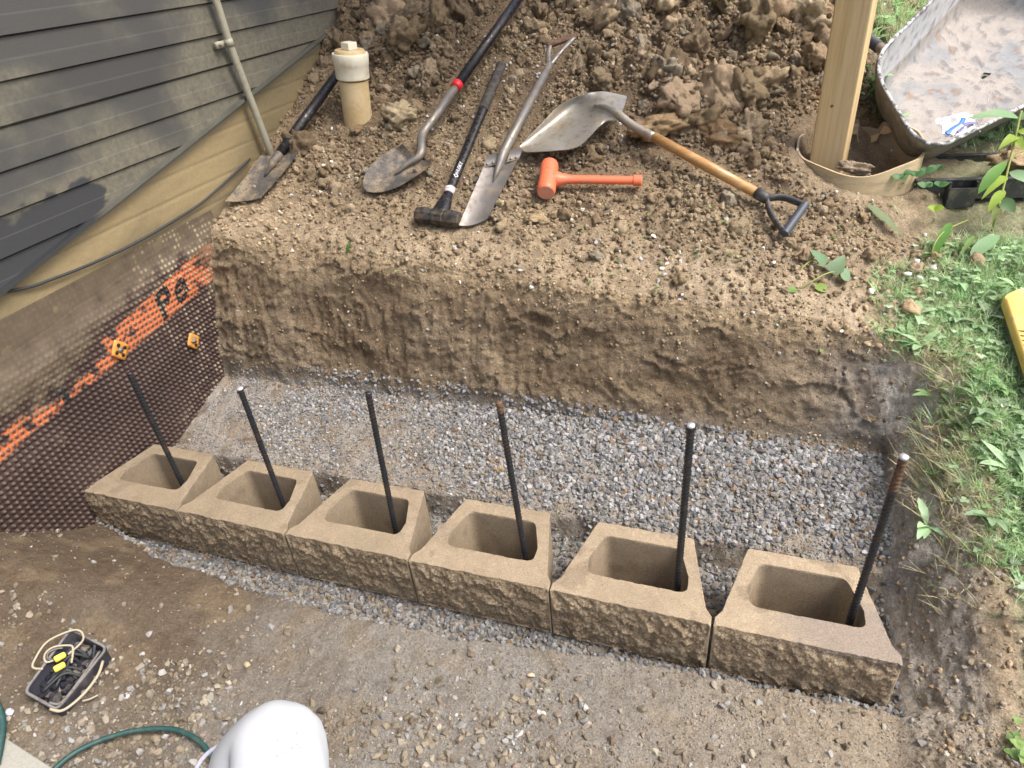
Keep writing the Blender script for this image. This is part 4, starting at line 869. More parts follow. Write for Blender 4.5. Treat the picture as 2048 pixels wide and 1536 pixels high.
# --- orange dead-blow mallet
ml = thing('mallet', gp(1110, 370), 'bright orange dead-blow mallet lying on its side in the dirt', 'mallet')
f0, f1 = gp(1099, 333, .05), gp(1092, 384, .06); F = Fr(f0, f1 - f0, UPN); L_ = np.linalg.norm(f1 - f0); R_ = .0385
pf = [(-.02, .70), (-.012, .93), (0, 1.0), (L_ * .35, 1.0), (L_ * .36, .96), (L_ * .62, .96), (L_ * .63, 1.0), (L_ - .008, 1.0), (L_, .96), (L_ + .004, .88)]
mb = MB(); mb.add(*lathe(F, [(a, R_ * b) for a, b in pf], 40)); mb.build('mallet_head', M_ORANGE, ml, auto=35)
mb = MB(); mb.add(*lathe(F, [(L_ + .001, R_ * .87), (L_ + .006, R_ * .84)], 36)); mb.build('striking_face', M_ORFACE, ml, auto=35)
h0 = F(L_ * .5); h1 = gp(1284, 361, .05); F2 = Fr(h0, h1 - h0, UPN); Lh = np.linalg.norm(h1 - h0)
mb = MB(); mb.add(*tube_geo([F2(.02), F2(.045), F2(.062), F2(.085), F2(.12), F2(Lh - .035), F2(Lh - .034), F2(Lh - .004), F2(Lh)], [.034, .033, .026, .0205, .0185, .0185, .024, .024, .020], 24, flat=.9, up=UPN)); mb.build('mallet_handle', M_ORANGE, ml, auto=40)

# ================================================================ POST AND TUBE
pb = V(TUBE[0] - .100, TUBE[1] - .02, float(_g0(TUBE[0], TUBE[1]))); post = thing('timber_post', pb, 'pale square timber post standing inside the cardboard tube', 'post')
wv = .128; F = Fr(V(pb[0], pb[1] + .03, 0), V(0, 0, 1), V(0, -1, 0)); F.b = unit(V(1, -.24, 0)); F.c = unit(V(-.24, -1, 0))
mb = MB(); mb.add(*box_geo(F, pb[2] - .35, pb[2] + 2.98, -wv / 2, wv / 2, -wv / 2, wv / 2)); mb.build('timber', M_LUMBER, post, False, bevel=.006)
for px, py, r_ in ((1658, 32, .010), (1637, 186, .011), (1664, 212, .006)):
    d = ray(px, py); nrm = F.c; o_ = F(0, 0, wv / 2); t = ((o_ - CC) @ nrm) / (d @ nrm); c = CC + d * t
    mb = MB(); mb.add(*tube_geo([c - nrm * .002, c + nrm * .0012], [r_, r_ * .9], 18)); mb.build('knot', M_KNOT, post)
tc0 = gp(1728, 352, .02); tb = thing('cardboard_form_tube', tc0, 'torn round cardboard form tube sunk in the dirt around the post foot', 'form tube')
def tube_wall(px, py): pass
cF = V(TUBE[0], TUBE[1], pb[2]); Rx, Ry = .236, .236; n = 120; v = []; zt = .062
def rimz(t):
    return zt + .058 * max(0, math.sin(t)) ** .7 + .012 * math.sin(2 * t + .4) + .006 * math.sin(5 * t) + (-.035 * max(0, math.cos(t + 1.9)) ** 2) - (.03 if math.sin(t) > .2 and .35 < (t % 6.283) / 3.1416 < .48 else 0)
th = .009; base_z = -.25
for lay in range(4):
    for k in range(n):
        t = 2 * math.pi * k / n; wob = 1 + .03 * math.sin(3 * t + 1); ro = 0 if lay in (0, 1) else -th
        z = base_z if lay in (0, 3) else rimz(t)
        v.append(V(cF[0] + (Rx * wob + ro) * math.cos(t), cF[1] + (Ry * wob + ro) * math.sin(t), pb[2] + z))
def qd(a, b): return [(a * n + k, a * n + (k + 1) % n, b * n + (k + 1) % n, b * n + k) for k in range(n)]
mb = MB(); mb.add(v, qd(0, 1) + qd(1, 2)); tw = mb.build('tube_wall', M_CARD, tb, True, auto=50)
mb = MB(); mb.add(v, qd(2, 3)); mb.build('inner_liner', M_CARDIN, tb, True)
def flap(u, v):
    t = math.radians(48 + 62 * (v + 1) / 2); r_ = 1 - .04 - .10 * u * (1 + .3 * math.sin(v * 7)); return ((Rx * r_) * math.cos(t), (Ry * r_) * math.sin(t), rimz(t) - .010 - .045 * u * (1 - abs(v)) ** .7 - .008 * u + .004 * math.sin(9 * v))
mb = MB(); mb.add(*plate_geo(lambda x_, y_, z_: V(cF[0] + x_, cF[1] + y_, pb[2] + z_), flap, 6, 24, .002)); mb.build('torn_flap', M_CARD, tb)
def lump(name, c, r_, colr, label, cat, tmpl=None, sc3=(1, 1, 1), group=None, seed=0, m=M_CLOD, sink=.3):
    tv, tf = tmpl or CT4[seed % len(CT4)]; t = np.array(tv) * r_ * np.array(sc3); a = seed * 1.3; R3 = np.array([[math.cos(a), -math.sin(a), 0], [math.sin(a), math.cos(a), 0], [0, 0, 1]]); t = t @ R3.T
    vv_ = t + np.array(c) + V(0, 0, r_ * sc3[2] * (.5 - sink)); nn_ = fbm(vv_[:, 0] * 25, vv_[:, 1] * 25, vv_[:, 2] * 25, 3)
    o = mesh_np(name, vv_, tf, m, None, True, colors=np.clip(np.array(colr)[None] * (1 + .35 * nn_[:, None]), .01, .9)); tag(o, label, cat, group); return o
lump('rock', V(TUBE[0] - .015, TUBE[1] - .155, pb[2] + .025), .058, (.42, .34, .25), 'sandy lump lying against the post foot inside the cardboard tube', 'rock', sc3=(1.35, .8, .55), seed=2)
lump('concrete_chunk', gp(1812, 384), .070, (.58, .56, .50), 'whitish rough concrete chunk in front of the cardboard tube', 'rock', sc3=(1.3, .7, .5), seed=0, m=M_CLOD)
lump('dirt_clod', gp(1318, 262), .125, (.36, .26, .155), 'big brown clod just behind the bright shovel socket', 'clod', sc3=(1.0, .9, .72), seed=3, group='large clods on the heap')
lump('dirt_clod', gp(1000, 62), .042, (.50, .38, .23), 'smooth tan clod between the long black handle and the yoke handle', 'clod', sc3=(1.1, .8, .7), seed=1, group='large clods on the heap')
lump('dirt_clod', gp(1078, 440), .052, (.38, .29, .18), 'rounded clod below the orange mallet, between it and the pit edge', 'clod', sc3=(1, .8, .7), seed=5, group='large clods on the heap')
lump('dirt_clod', gp(995, 436), .040, (.38, .30, .2), 'clod at the right corner of the trenching spade blade', 'clod', sc3=(1, .8, .8), seed=4, group='large clods on the heap')
lump('dirt_clod', gp(716, 262), .040, (.25, .18, .11), 'dark clod in front of the cream pipe foot', 'clod', sc3=(1.1, .8, .7), seed=6, group='large clods on the heap')
lump('dirt_clod', gp(1440, 280), .085, (.24, .165, .095), 'smooth dark brown clod between the wooden handle and the post', 'clod', sc3=(1.2, .8, .8), seed=7, group='large clods on the heap')
lump('clay_patch', gp(998, 930), .045, (.33, .255, .16), 'flat tan clay pat pressed into the grey gravel behind the fourth rebar', 'clay', sc3=(1, 1.2, .18), seed=2)
lump('dirt_clod', gp(1745, 835, .0), .03, (.3, .24, .17), 'small clod low on the earth face in the right pit corner', 'clod', sc3=(1, .8, .6), seed=3, group='large clods on the heap')

# ================================================================ WHEELBARROW
P2 = gp(1848, 310, .15); P1 = gp(1738, 126, .28); PC = pd(2230, 122, depth(P2) + .25)
nrm = unit(np.cross(PC - P2, P1 - P2)); nrm = nrm if nrm @ (CC - P2) > 0 else -nrm
d = ray(1975, -110); PA = CC + d * (((P2 - CC) @ nrm) / (d @ nrm))
wb = thing('wheelbarrow', gp(1950, 330), 'tipped wheelbarrow with a cement-crusted grey steel tray', 'wheelbarrow')
rim_ = [P2, PC, PC + (PA - P1) * .6, PA, P1]
def loft_pts(quad, r_, n_):
    q3 = [np.asarray(q) for q in quad]; out = []; m = len(q3)
    for i in range(m):
        p = q3[i]; a = q3[i - 1]; b = q3[(i + 1) % m]; ua = unit(a - p); ub = unit(b - p); d_ = min(r_, .45 * np.linalg.norm(a - p), .45 * np.linalg.norm(b - p))
        for j in range(n_ + 1): t = j / n_; out.append((1 - t) ** 2 * (p + ua * d_) + 2 * t * (1 - t) * p + t * t * (p + ub * d_))
    # resample
    O_ = np.array(out + [out[0]]); dd_ = np.r_[0, np.cumsum(np.linalg.norm(np.diff(O_, axis=0), axis=1))]; t = np.linspace(0, dd_[-1], 200, endpoint=False)
    return np.stack([np.interp(t, dd_, O_[:, k]) for k in range(3)], 1)
rimL = loft_pts([P2, PC, PC + (PA - P1) * .75, PA, P1], .16, 12); cen = rimL.mean(0); dpt = .23
rings_ = []
for t in np.linspace(0, 1, 26): 
    k_ = t; inset = 1 - .26 * t ** .9; dz_ = -dpt * (1 - (1 - t) ** 1.7); rings_.append(cen + (rimL - cen) * inset + nrm * dz_)
for s_ in np.linspace(.92, .05, 26): rings_.append(cen + (rimL - cen) * .74 * s_ + nrm * -(dpt + .006 * (1 - s_)))
vv = np.concatenate(rings_); m = len(rings_); ii, jj = np.meshgrid(np.arange(m - 1), np.arange(200), indexing='ij'); j2 = (jj + 1) % 200
ff = np.stack([ii * 200 + jj, ii * 200 + j2, (ii + 1) * 200 + j2, (ii + 1) * 200 + jj], -1).reshape(-1, 4)
na = fbm(vv[:, 0] * 4, vv[:, 1] * 4, vv[:, 2] * 4, 4); nb = fbm(vv[:, 0] * 22, vv[:, 1] * 22, vv[:, 2] * 22, 4)
vv = vv + nrm * (.004 * nb[:, None]); isw = np.repeat((np.arange(m) < 14), 200)
cc = mixc(np.array([.36, .335, .31])[None] + 0 * vv, np.array([.26, .275, .29])[None] + 0 * vv, sst(-.3, .4, na)); cc = mixc(cc, np.array([.50, .52, .55])[None] + 0 * vv, isw * .8)
cc = mixc(cc, np.array([.12, .125, .14])[None] + 0 * vv, sst(.15, .5, nb) * .6); cc = mixc(cc, np.array([.45, .25, .1])[None] + 0 * vv, sst(.45, .7, nb * .8 + .3 * na) * .5 * ~isw)
ringi = np.repeat(np.arange(m), 200); cc = mixc(cc, np.array([.07, .075, .08])[None] + 0 * vv, (ringi < 2) * sst(-.1, .2, nb) * .9)
mesh_np('tray', vv, ff, M_TRAY, wb, True, colors=np.clip(cc, .01, .9))
vo = np.concatenate([cen + (rimL - cen) * (1 + .012) + nrm * .004] + [cen + (rimL - cen) * (1 - .26 * t ** .9 + .012) + nrm * (-dpt * (1 - (1 - t) ** 1.7) - .008) for t in np.linspace(0, 1, 16)] + [cen + (rimL - cen) * .02 + nrm * -(dpt + .014)])
m = 18; ii, jj = np.meshgrid(np.arange(m - 1), np.arange(200), indexing='ij'); j2 = (jj + 1) % 200
mesh_np('tray_shell', vo, np.stack([ii * 200 + jj, (ii + 1) * 200 + jj, (ii + 1) * 200 + j2, ii * 200 + j2], -1).reshape(-1, 4), M_TRAYOUT, wb, True)
rl = np.vstack([rimL, rimL[:1]]) ; mb = MB(); mb.add(*tube_geo(list(rl[::2]), .0075, 8, caps=False)); mb.build('rolled_rim', mat('crusted_rim', (.52, .52, .52), .8, layers=[(45, .47, .56, (.06, .065, .07), 'MIX', .9)], bumps=[(120, .5, .003)]), wb)
hA = pd(1775, 106, depth(P1) + .16); hB = pd(1690, 45, depth(P1) + .45); hs = unit(hB - hA)
ts = np.linspace(0, 1, 300); pr_ = np.array([proj(lerp(hA, hB, t)) for t in ts]); tj = ts[np.argmin(np.abs(pr_[:, 0] - 1757))]; hj = lerp(hA, hB, tj)
mb = MB(); mb.add(*tube_geo([hA, hj], .021, 16)); hd = mb.build('handle', mat('weathered_handle', (.30, .24, .2), .7), wb)
mb = MB(); mb.add(*tube_geo([hj - hs * .01, hB], .0245, 16)); mb.build('rubber_grip', mat('dark_rubber', (.05, .055, .07), .6), hd)
off = (PC - P2) * .9 - nrm * .05
mb = MB(); mb.add(*tube_geo([hA + off, hB + off], .021, 16)); mb.build('handle', MATS['weathered_handle'], wb)
# wheel and legs under the tray
wc = cen - nrm * (dpt + .24) ; wax = unit(P1 - P2); Fw = Fr(wc, wax, nrm)
mb = MB(); mb.add(*lathe(Fw, [(-.03, .09), (-.04, .14), (-.02, .165), (.02, .165), (.04, .14), (.03, .09)], 36)); wh = mb.build('wheel', MATS['dark_rubber'], wb)
mb = MB()
for q_ in (-.8, .8): mb.add(*tube_geo([cen + (P1 - P2) * .3 * q_ - nrm * (dpt + .03), cen + (P1 - P2) * .25 * q_ - nrm * (dpt + .17) , wc + wax * .06 * q_], .012, 10))
mb.build('undercarriage', M_DPLAST, wb)
# crumpled wrapper in the tray
wr0 = np.array([pd(px, py, 1.) for px, py in ((1880, 238), (1932, 222), (1965, 250), (1905, 272))])
def on_tray(px, py, off_=.0):
    d = ray(px, py); o_ = P2 - nrm * (.10 - off_); t = ((o_ - CC) @ nrm) / (d @ nrm); return CC + d * t
wr = thing('plastic_wrapper', on_tray(1915, 255), 'crumpled clear wrapper with blue print lying in the wheelbarrow tray', 'wrapper')
cnr = [on_tray(1868, 236, .03), on_tray(1935, 222, .03), on_tray(1962, 262, .05), on_tray(1893, 274, .05)]
def wfun(u, v):
    v = (v + 1) / 2; p = lerp(lerp(cnr[0], cnr[3], u), lerp(cnr[1], cnr[2], u), v); p = p + nrm * (.018 * noise(u * 5, v * 6, 3.) + .008 * noise(u * 14, v * 14, 5.)); return p
def wpart(name, u0, u1, v0, v1, m, lift=0.):
    mb = MB(); mb.add(*plate_geo(lambda x_, y_, z_: V(x_, y_, z_) + nrm * lift, lambda u, v: wfun(u0 + (u1 - u0) * u + .12 * v * v * .3, (v0 + (v1 - v0) * (v + 1) / 2) * 2 - 1), 14, 22, .001)); return mb.build(name, m, wr)
wpart('film', 0, 1, 0, 1, M_BAG); 
def stripe(path, wd_, m, name):
    pts = [on_tray(a, b, .062) for a, b in path]; mb = MB(); mb.add(*tube_geo(catmull(pts, 6), wd_, 8, flat=.25, up=nrm)); mb.build(name, m, wr)
stripe([(1893, 268), (1906, 258), (1921, 248), (1928, 236)], .009, M_BLUE, 'blue_stripe'); stripe([(1903, 270), (1910, 260), (1924, 250)], .009, M_WHITE, 'white_patch')
stripe([(1914, 264), (1925, 252), (1940, 246), (1955, 246)], .007, M_NAVY, 'navy_stripe')

# ================================================================ BLACK NURSERY TRAY with dirt
bt0 = gp(1925, 400); bt = thing('plastic_tray', bt0, 'black plastic tray holding dirt below the wheelbarrow', 'tray')
F = Fr(gp(1930, 385, .0) + V(.12, .10, .0), V(1, .12, 0), V(0, 0, 1)); 
mb = MB(); W2, D2, H2, tk = .34, .16, .075, .006
mb.add(*box_geo(F, -W2, W2, -D2, -D2 + tk, 0, H2)); mb.add(*box_geo(F, -W2, W2, D2 - tk, D2, 0, H2)); mb.add(*box_geo(F, -W2, -W2 + tk, -D2 + tk, D2 - tk, 0, H2)); mb.add(*box_geo(F, W2 - tk, W2, -D2 + tk, D2 - tk, 0, H2)); mb.add(*box_geo(F, -W2 + tk, W2 - tk, -D2 + tk, D2 - tk, .012, .018)); mb.build('tray_body', M_DPLAST, bt, False, bevel=.002)
mb = MB(); 
for q_ in (-1, 1): mb.add(*box_geo(F, -W2 - .008, W2 + .008, q_ * D2 - .012, q_ * D2 + .012, H2, H2 + .007))
mb.build('lip', M_DPLAST, bt, False, bevel=.002)
xb_ = F.pts([(0, 0, 0)])[0]; pk = gp(1922, 395, .05); qx = (pk - F.o) @ F.a
def sleeve(u, v): t = math.pi * (u); r_ = .045; return (qx + r_ * math.cos(t), -D2 - .035 * math.sin(t) ** .6, H2 * .9 * (v + 1) / 2 - .02 + .0 * u)
mb = MB(); mb.add(*plate_geo(lambda x_, y_, z_: F(x_, y_, z_), sleeve, 16, 4, .0001)); 
mb.add(*box_geo(F, qx - .048, qx + .048, -D2 - .04, -D2 - .034, -.02, .055)); mb.add(*box_geo(F, qx - .05, qx - .044, -D2 - .034, -D2, -.02, H2)); mb.add(*box_geo(F, qx + .044, qx + .05, -D2 - .034, -D2, -.02, H2)); mb.build('corner_sleeve', M_DPLAST, bt, False)
lump('dirt_clod', F(.06, .0, .085), .105, (.42, .32, .2), 'crumbly clod heaped on the black plastic tray', 'clod', sc3=(1.0, .8, .75), seed=5, group='large clods on the heap')

# ================================================================ YELLOW CASE at the right edge
yc = gp(2040, 640, .03); cs_ = thing('yellow_case', yc, 'yellow hard case with grey side and raised ribs lying in the grass', 'case')
a0 = gp(2003, 597, .06); a1 = gp(2062, 775, .06); F = Fr(a0, a1 - a0, V(0, 0, 1)); Lc = np.linalg.norm(a1 - a0) + .1
if F.b[0] < 0: F.b = -F.b
F.c = V(0, 0, 1) * 1.; F.c = unit(np.cross(F.a, F.b)); F.c = F.c if F.c[2] > 0 else -F.c
def slab(zs, oc_, m, name, par, hgt):
    poly = fillet([(0, .0), (Lc, 0), (Lc, .34), (-.035, .34), (-.035, .05)], [.03, .02, .02, .02, .03], 6); poly = [(x_ + (oc_ if 0 else 0), y_) for x_, y_ in poly]; n_ = len(poly); c_ = np.mean(poly, axis=0); v = []; 
    for z_, s_ in zs: v += [F(c_[0] + (x_ - c_[0]) * s_, c_[1] + (y_ - c_[1]) * s_, z_) for x_, y_ in poly]
    f = [(i * n_ + k, i * n_ + (k + 1) % n_, (i + 1) * n_ + (k + 1) % n_, (i + 1) * n_ + k) for i in range(len(zs) - 1) for k in range(n_)] + [tuple(range(n_))[::-1], tuple((len(zs) - 1) * n_ + k for k in range(n_))]
    mb = MB(); mb.add(v, f); return mb.build(name, m, par, True, auto=40)
slab([(-.075, .97), (-.02, .98)], 0, mat('case_grey', (.12, .125, .11), .6, layers=[(30, .5, .7, (.3, .28, .15), 'MIX', .5)]), 'grey_base', cs_, 0)
slab([(-.019, .985), (.004, 1.0), (.014, .99), (.018, .96)], 0, M_YEL, 'yellow_lid', cs_, 0)
for k in range(7): 
    x_ = .155 + k * .020; mb = MB(); mb.add(*tube_geo(catmull([F(x_, .006, .010), F(x_ + .006, .012, .019), F(x_ + .010, .040, .021), F(x_ + .022, .042, .0205)], 4), .0022, 8)); mb.build('rib', mat('rib_brown', (.28, .19, .06), .6), cs_)
mb = MB(); mb.add(*tube_geo([F(.03, .085, .017), F(.03, .085, .0215)], .008, 12)); mb.build('stud', MATS['case_grey'], cs_)

# ================================================================ JUNCTION BOX bottom left
jb0 = gp(135, 1345); jb = thing('utility_box', jb0, 'open black plastic box full of dirty cable ends beside the gravel', 'box')
c4 = [gp(52, 1388, .035), gp(145, 1262, .035), gp(218, 1300, .035), gp(118, 1425, .035)]
oct_ = fillet([(0, 0), (1, 0), (1, 1), (0, 1)], [.12] * 4, 5)
def bil(s, t, z): return lerp(lerp(c4[0], c4[1], s), lerp(c4[3], c4[2], s), t) + V(0, 0, z)
n_ = len(oct_); v = []
for (k_, z_) in ((.98, -.06), (1.0, 0), (1.03, .004), (1.03, .009), (.95, .009), (.93, -.03), (.90, -.032)):
    v += [bil(.5 + (s - .5) * k_, .5 + (t - .5) * k_, z_) for s, t in oct_]
f = [(i * n_ + k, i * n_ + (k + 1) % n_, (i + 1) * n_ + (k + 1) % n_, (i + 1) * n_ + k) for i in range(6) for k in range(n_)] + [tuple(6 * n_ + k for k in range(n_))]
mb = MB(); mb.add(v, f); mb.build('box_shell', mat('dark_box', (.035, .036, .05), .5, layers=[(24, .5, .7, (.2, .18, .16), 'MIX', .5)], bumps=[(120, .3, .002)]), jb, True, auto=35)
mb = MB(); v = [bil(.5 + (s - .5) * .99, .5 + (t - .5) * .99, .011) for s, t in oct_]; mb.add(*tube_geo(v + [v[0]], .0042, 8, caps=False)); mb.build('rim_gasket', mat('worn_grey', (.17, .165, .16), .6, layers=[(60, .5, .68, (.06, .055, .05), 'MIX', .8)]), jb)
x_ = rng.uniform(.1, .9, 70); y_ = rng.uniform(.1, .9, 70)
scatter('box_debris', np.array([bil(a, b, -.02) for a, b in zip(x_, y_)]), rng.uniform(.006, .017, 70), palette(70, [(.03, .03, .045), (.09, .085, .09), (.2, .18, .15)], [6, 3, 1.2]), CT1, M_CLOD, True, None, parent=jb)
mb = MB()
for k in range(9):
    a = rng.uniform(.1, .9, 2); b = rng.uniform(.1, .9, 2); z = rng.uniform(.0, .02, 3); mb.add(*tube_geo(catmull([bil(a[0], b[0], -.015), bil((a[0] + a[1]) / 2 + .1, (b[0] + b[1]) / 2, z[0]), bil(a[1], b[1], -.012)], 6), .0042, 8))
mb.build('dark_wires', M_CABLE, jb)
def wire(pts, r_, m, name, lift=.03): 
    mb = MB(); mb.add(*tube_geo(catmull([gp(a, b, l) for a, b, l in pts], 6), r_, 8)); return mb.build(name, m, jb)
wire([(86, 1338, .05), (66, 1335, .05), (70, 1318, .055), (95, 1283, .06), (140, 1262, .06), (160, 1262, .06), (167, 1276, .058), (158, 1290, .058), (136, 1309, .055)], .0030, M_WIRE, 'wire')
wire([(110, 1320, .05), (92, 1324, .055), (90, 1308, .055), (108, 1294, .06), (140, 1291, .06), (146, 1300, .058), (143, 1326, .056)], .0030, M_WIRE, 'wire')
wire([(108, 1318, .055), (96, 1318, .055), (96, 1306, .06), (112, 1298, .06), (126, 1296, .055)], .0022, MATS['worn_grey'], 'wire')
wire([(206, 1322, .045), (196, 1350, .045), (170, 1385, .045), (140, 1412, .045), (120, 1422, .045), (100, 1418, .045)], .0040, M_WIRE, 'wire')
wire([(200, 1302, .05), (170, 1345, .05), (135, 1392, .05), (118, 1408, .05), (98, 1405, .05)], .0034, MATS['worn_grey'], 'wire')
wire([(165, 1402, .03), (180, 1398, .02), (196, 1390, .02)], .0026, M_WIRE, 'wire')
for (a, b, c, d) in ((109, 1320, 131, 1308), (108, 1340, 130, 1328)):
    p0, p1 = gp(a, b, .066), gp(c, d, .066); u_ = p1 - p0; mb = MB(); mb.add(*tube_geo([p0, lerp(p0, p1, .12), lerp(p0, p1, .9), p1], [.0075, .0095, .0085, .006], 12)); mb.build('wire_nut', M_WNUT, jb)

# ================================================================ HOSE, PAVER
pp = [(100, 1548, .02), (118, 1530, .02), (150, 1505, .02), (200, 1481, .022), (260, 1463, .025), (320, 1457, .026), (360, 1462, .026), (395, 1480, .026), (420, 1508, .024), (440, 1550, .02), (452, 1600, .015)]
mb = MB(); mb.add(*tube_geo(catmull([gp(a, b, l) for a, b, l in pp], 6), .0070, 14)); tag(mb.build('garden_hose', M_HOSE), 'dark green hose arching over the gravel beside the white knee', 'hose')
mb = MB(); mb.add(*tube_geo(catmull([gp(a, b, l) for a, b, l in [(-30, 1370, .03), (-6, 1410, .03), (4, 1440, .03), (2, 1480, .03), (-8, 1530, .03)]], 6), .0095, 14)); tag(mb.build('garden_hose', M_HOSE), 'short stretch of green hose at the extreme left edge above the grey paver', 'hose')
g4 = [gp(6, 1472, .02), gp(112, 1540, .02)]; u_ = unit(g4[1] - g4[0]); pv = unit(np.cross(V(0, 0, 1), u_)); pv = pv if pv[1] < 0 else -pv; F = Fr(g4[0], u_, np.cross(u_, pv) * (1 if np.cross(u_, pv)[2] > 0 else -1))
mb = MB(); F.b = pv; F.c = V(0, 0, 1); mb.add(*box_geo(F, -.02, .40, 0, .30, -.06, .0)); tag(mb.build('paver', M_PAVER, None, False, bevel=.004), 'smooth grey concrete paver in the bottom left corner', 'paver')

# ================================================================ PERSON (only one knee is in the picture)
kn = pd(562, 1472, 1.18)
hipL = V(1.93, -1.42, .22); hipR = V(2.20, -1.50, .22); pel = V(2.06, -1.50, .27)
ankL = kn + V(-.40, -.30, -.46); ankL[2] = -.09; footL = ankL + V(-.02, .20, -.05)
kneeR = V(2.40, -1.16, -.03); ankR = V(2.42, -1.65, -.06); footR = V(2.44, -1.85, -.10)
chest = V(2.08, -1.62, .66); neck = V(2.08, -1.58, .88); head = V(2.08, -1.52, 1.06)
shL = V(1.86, -1.62, .80); shR = V(2.30, -1.62, .80); elL = V(1.72, -1.50, .50); elR = V(2.46, -1.50, .50); haL = lerp(kn, hipL, .62) + V(0, 0, .10); haR = V(2.36, -1.34, .22)
J = dict(pel=(pel, .16), belly=(lerp(pel, chest, .5), .15), chest=(chest, .155), neck=(neck, .065), jaw=(lerp(neck, head, .55), .085), head=(head, .105), crown=(head + V(0, .01, .11), .085),
         hipL=(hipL, .105), thL=(lerp(hipL, kn, .55), .092), kneeL=(kn, .073), calL=(lerp(kn, ankL, .35), .066), ankL=(ankL, .040), footL=(footL, .042),
         hipR=(hipR, .105), thR=(lerp(hipR, kneeR, .55), .09), kneeR=(kneeR, .073), calR=(lerp(kneeR, ankR, .35), .064), ankR=(ankR, .042), footR=(footR, .042),
         shL=(shL, .07), elL=(elL, .05), haL=(haL, .032), shR=(shR, .07), elR=(elR, .05), haR=(haR, .032))
ed = [('pel', 'belly'), ('belly', 'chest'), ('chest', 'neck'), ('neck', 'jaw'), ('jaw', 'head'), ('head', 'crown'), ('pel', 'hipL'), ('hipL', 'thL'), ('thL', 'kneeL'), ('kneeL', 'calL'), ('calL', 'ankL'), ('ankL', 'footL'),
      ('pel', 'hipR'), ('hipR', 'thR'), ('thR', 'kneeR'), ('kneeR', 'calR'), ('calR', 'ankR'), ('ankR', 'footR'), ('chest', 'shL'), ('shL', 'elL'), ('elL', 'haL'), ('chest', 'shR'), ('shR', 'elR'), ('elR', 'haR')]
for nm, hp, el in (('L', haL, elL), ('R', haR, elR)):
    dh = unit(hp - el); sd2 = unit(np.cross(dh, V(0, 0, 1)))
    J['palm' + nm] = (hp + dh * .055, .034); ed.append(('ha' + nm, 'palm' + nm))
    for q in range(4): J['f%s%d' % (nm, q)] = (hp + dh * .10 + sd2 * (q - 1.5) * .021, .011); J['g%s%d' % (nm, q)] = (hp + dh * (.165 - .006 * abs(q - 1.3)) + sd2 * (q - 1.5) * .022 - V(0, 0, .02), .008); ed += [('palm' + nm, 'f%s%d' % (nm, q)), ('f%s%d' % (nm, q), 'g%s%d' % (nm, q))]
    J['t' + nm] = (hp + dh * .07 + sd2 * .058 * (1 if nm == 'L' else -1), .011); ed.append(('palm' + nm, 't' + nm))
def skin_obj(name, J, ed, m, parent, root, sub=2):
    keys = list(J); ix = {k: i for i, k in enumerate(keys)}; me = bpy.data.meshes.new(name); rt = _root(parent)
    me.from_pydata([tuple((J[k][0] - rt) * K) for k in keys], [(ix[a], ix[b]) for a, b in ed], []); o = bpy.data.objects.new(name, me); COL.objects.link(o)
    bm = bmesh.new(); bm.from_mesh(me); L_ = bm.verts.layers.skin.verify(); bm.verts.ensure_lookup_table()
    for i, k in enumerate(keys): bm.verts[i][L_].radius = (J[k][1] * K, J[k][1] * K); bm.verts[i][L_].use_root = (k == root)
    bm.to_mesh(me); bm.free(); sk = o.modifiers.new('skin', 'SKIN'); sk.use_smooth_shade = True; sb = o.modifiers.new('sub', 'SUBSURF'); sb.levels = sb.render_levels = sub
    bpy.context.view_layer.update(); m2 = bpy.data.meshes.new_from_object(o.evaluated_get(bpy.context.evaluated_depsgraph_get())); o.modifiers.clear(); o.data = m2
    m2.materials.clear(); m2.materials.append(m); m2.polygons.foreach_set('use_smooth', [True] * len(m2.polygons)); o.parent = parent; return o
person = thing('person', V(pel[0], pel[1], -.17), 'person in white shorts crouching, only a bent knee showing at the bottom edge', 'person')
skin_obj('body', J, ed, M_SKIN, person, 'pel')
th = unit(ankL - kn); hem = kn + th * .15
JS = dict(pel=(pel, .185), hipL=(hipL, .125), thL=(lerp(hipL, kn, .5), .112), tk=(lerp(hipL, kn, .86), .095), kneeL=(kn + unit(kn - lerp(hipL, ankL, .5)) * .006, .091), sh=(kn + th * .08, .091), hem=(hem, .090),
          hipR=(hipR, .125), thR=(lerp(hipR, kneeR, .55), .108), kR=(lerp(hipR, kneeR, .9), .098), waist=(lerp(pel, chest, .35), .165))
shorts = skin_obj('shorts', JS, [('pel', 'hipL'), ('hipL', 'thL'), ('thL', 'tk'), ('tk', 'kneeL'), ('kneeL', 'sh'), ('sh', 'hem'), ('pel', 'hipR'), ('hipR', 'thR'), ('thR', 'kR'), ('pel', 'waist')], M_CLOTH, person, 'pel', 3)
me = shorts.data; vz = np.empty(len(me.vertices) * 3); me.vertices.foreach_get('co', vz); vz = vz.reshape(-1, 3); vz += (.0030 * fbm(vz[:, 0] * 22, vz[:, 1] * 22, vz[:, 2] * 22, 3) + .0048 * (.7 - 1.4 * np.abs(noise(vz[:, 0] * 9 + vz[:, 1] * 6, vz[:, 1] * 5, vz[:, 2] * 14))))[:, None]; me.vertices.foreach_set('co', vz.ravel())
JT = dict(b=(lerp(pel, chest, .10), .205), belly=(lerp(pel, chest, .5), .20), chest=(chest, .20), nk=(neck - V(0, 0, .06), .10), shL=(shL, .115), sL=(lerp(shL, elL, .6), .09), shR=(shR, .115), sR=(lerp(shR, elR, .6), .09))
skin_obj('t_shirt', JT, [('b', 'belly'), ('belly', 'chest'), ('chest', 'nk'), ('chest', 'shL'), ('shL', 'sL'), ('chest', 'shR'), ('shR', 'sR')], mat('grey_cotton', (.22, .23, .26), .9), person, 'b')
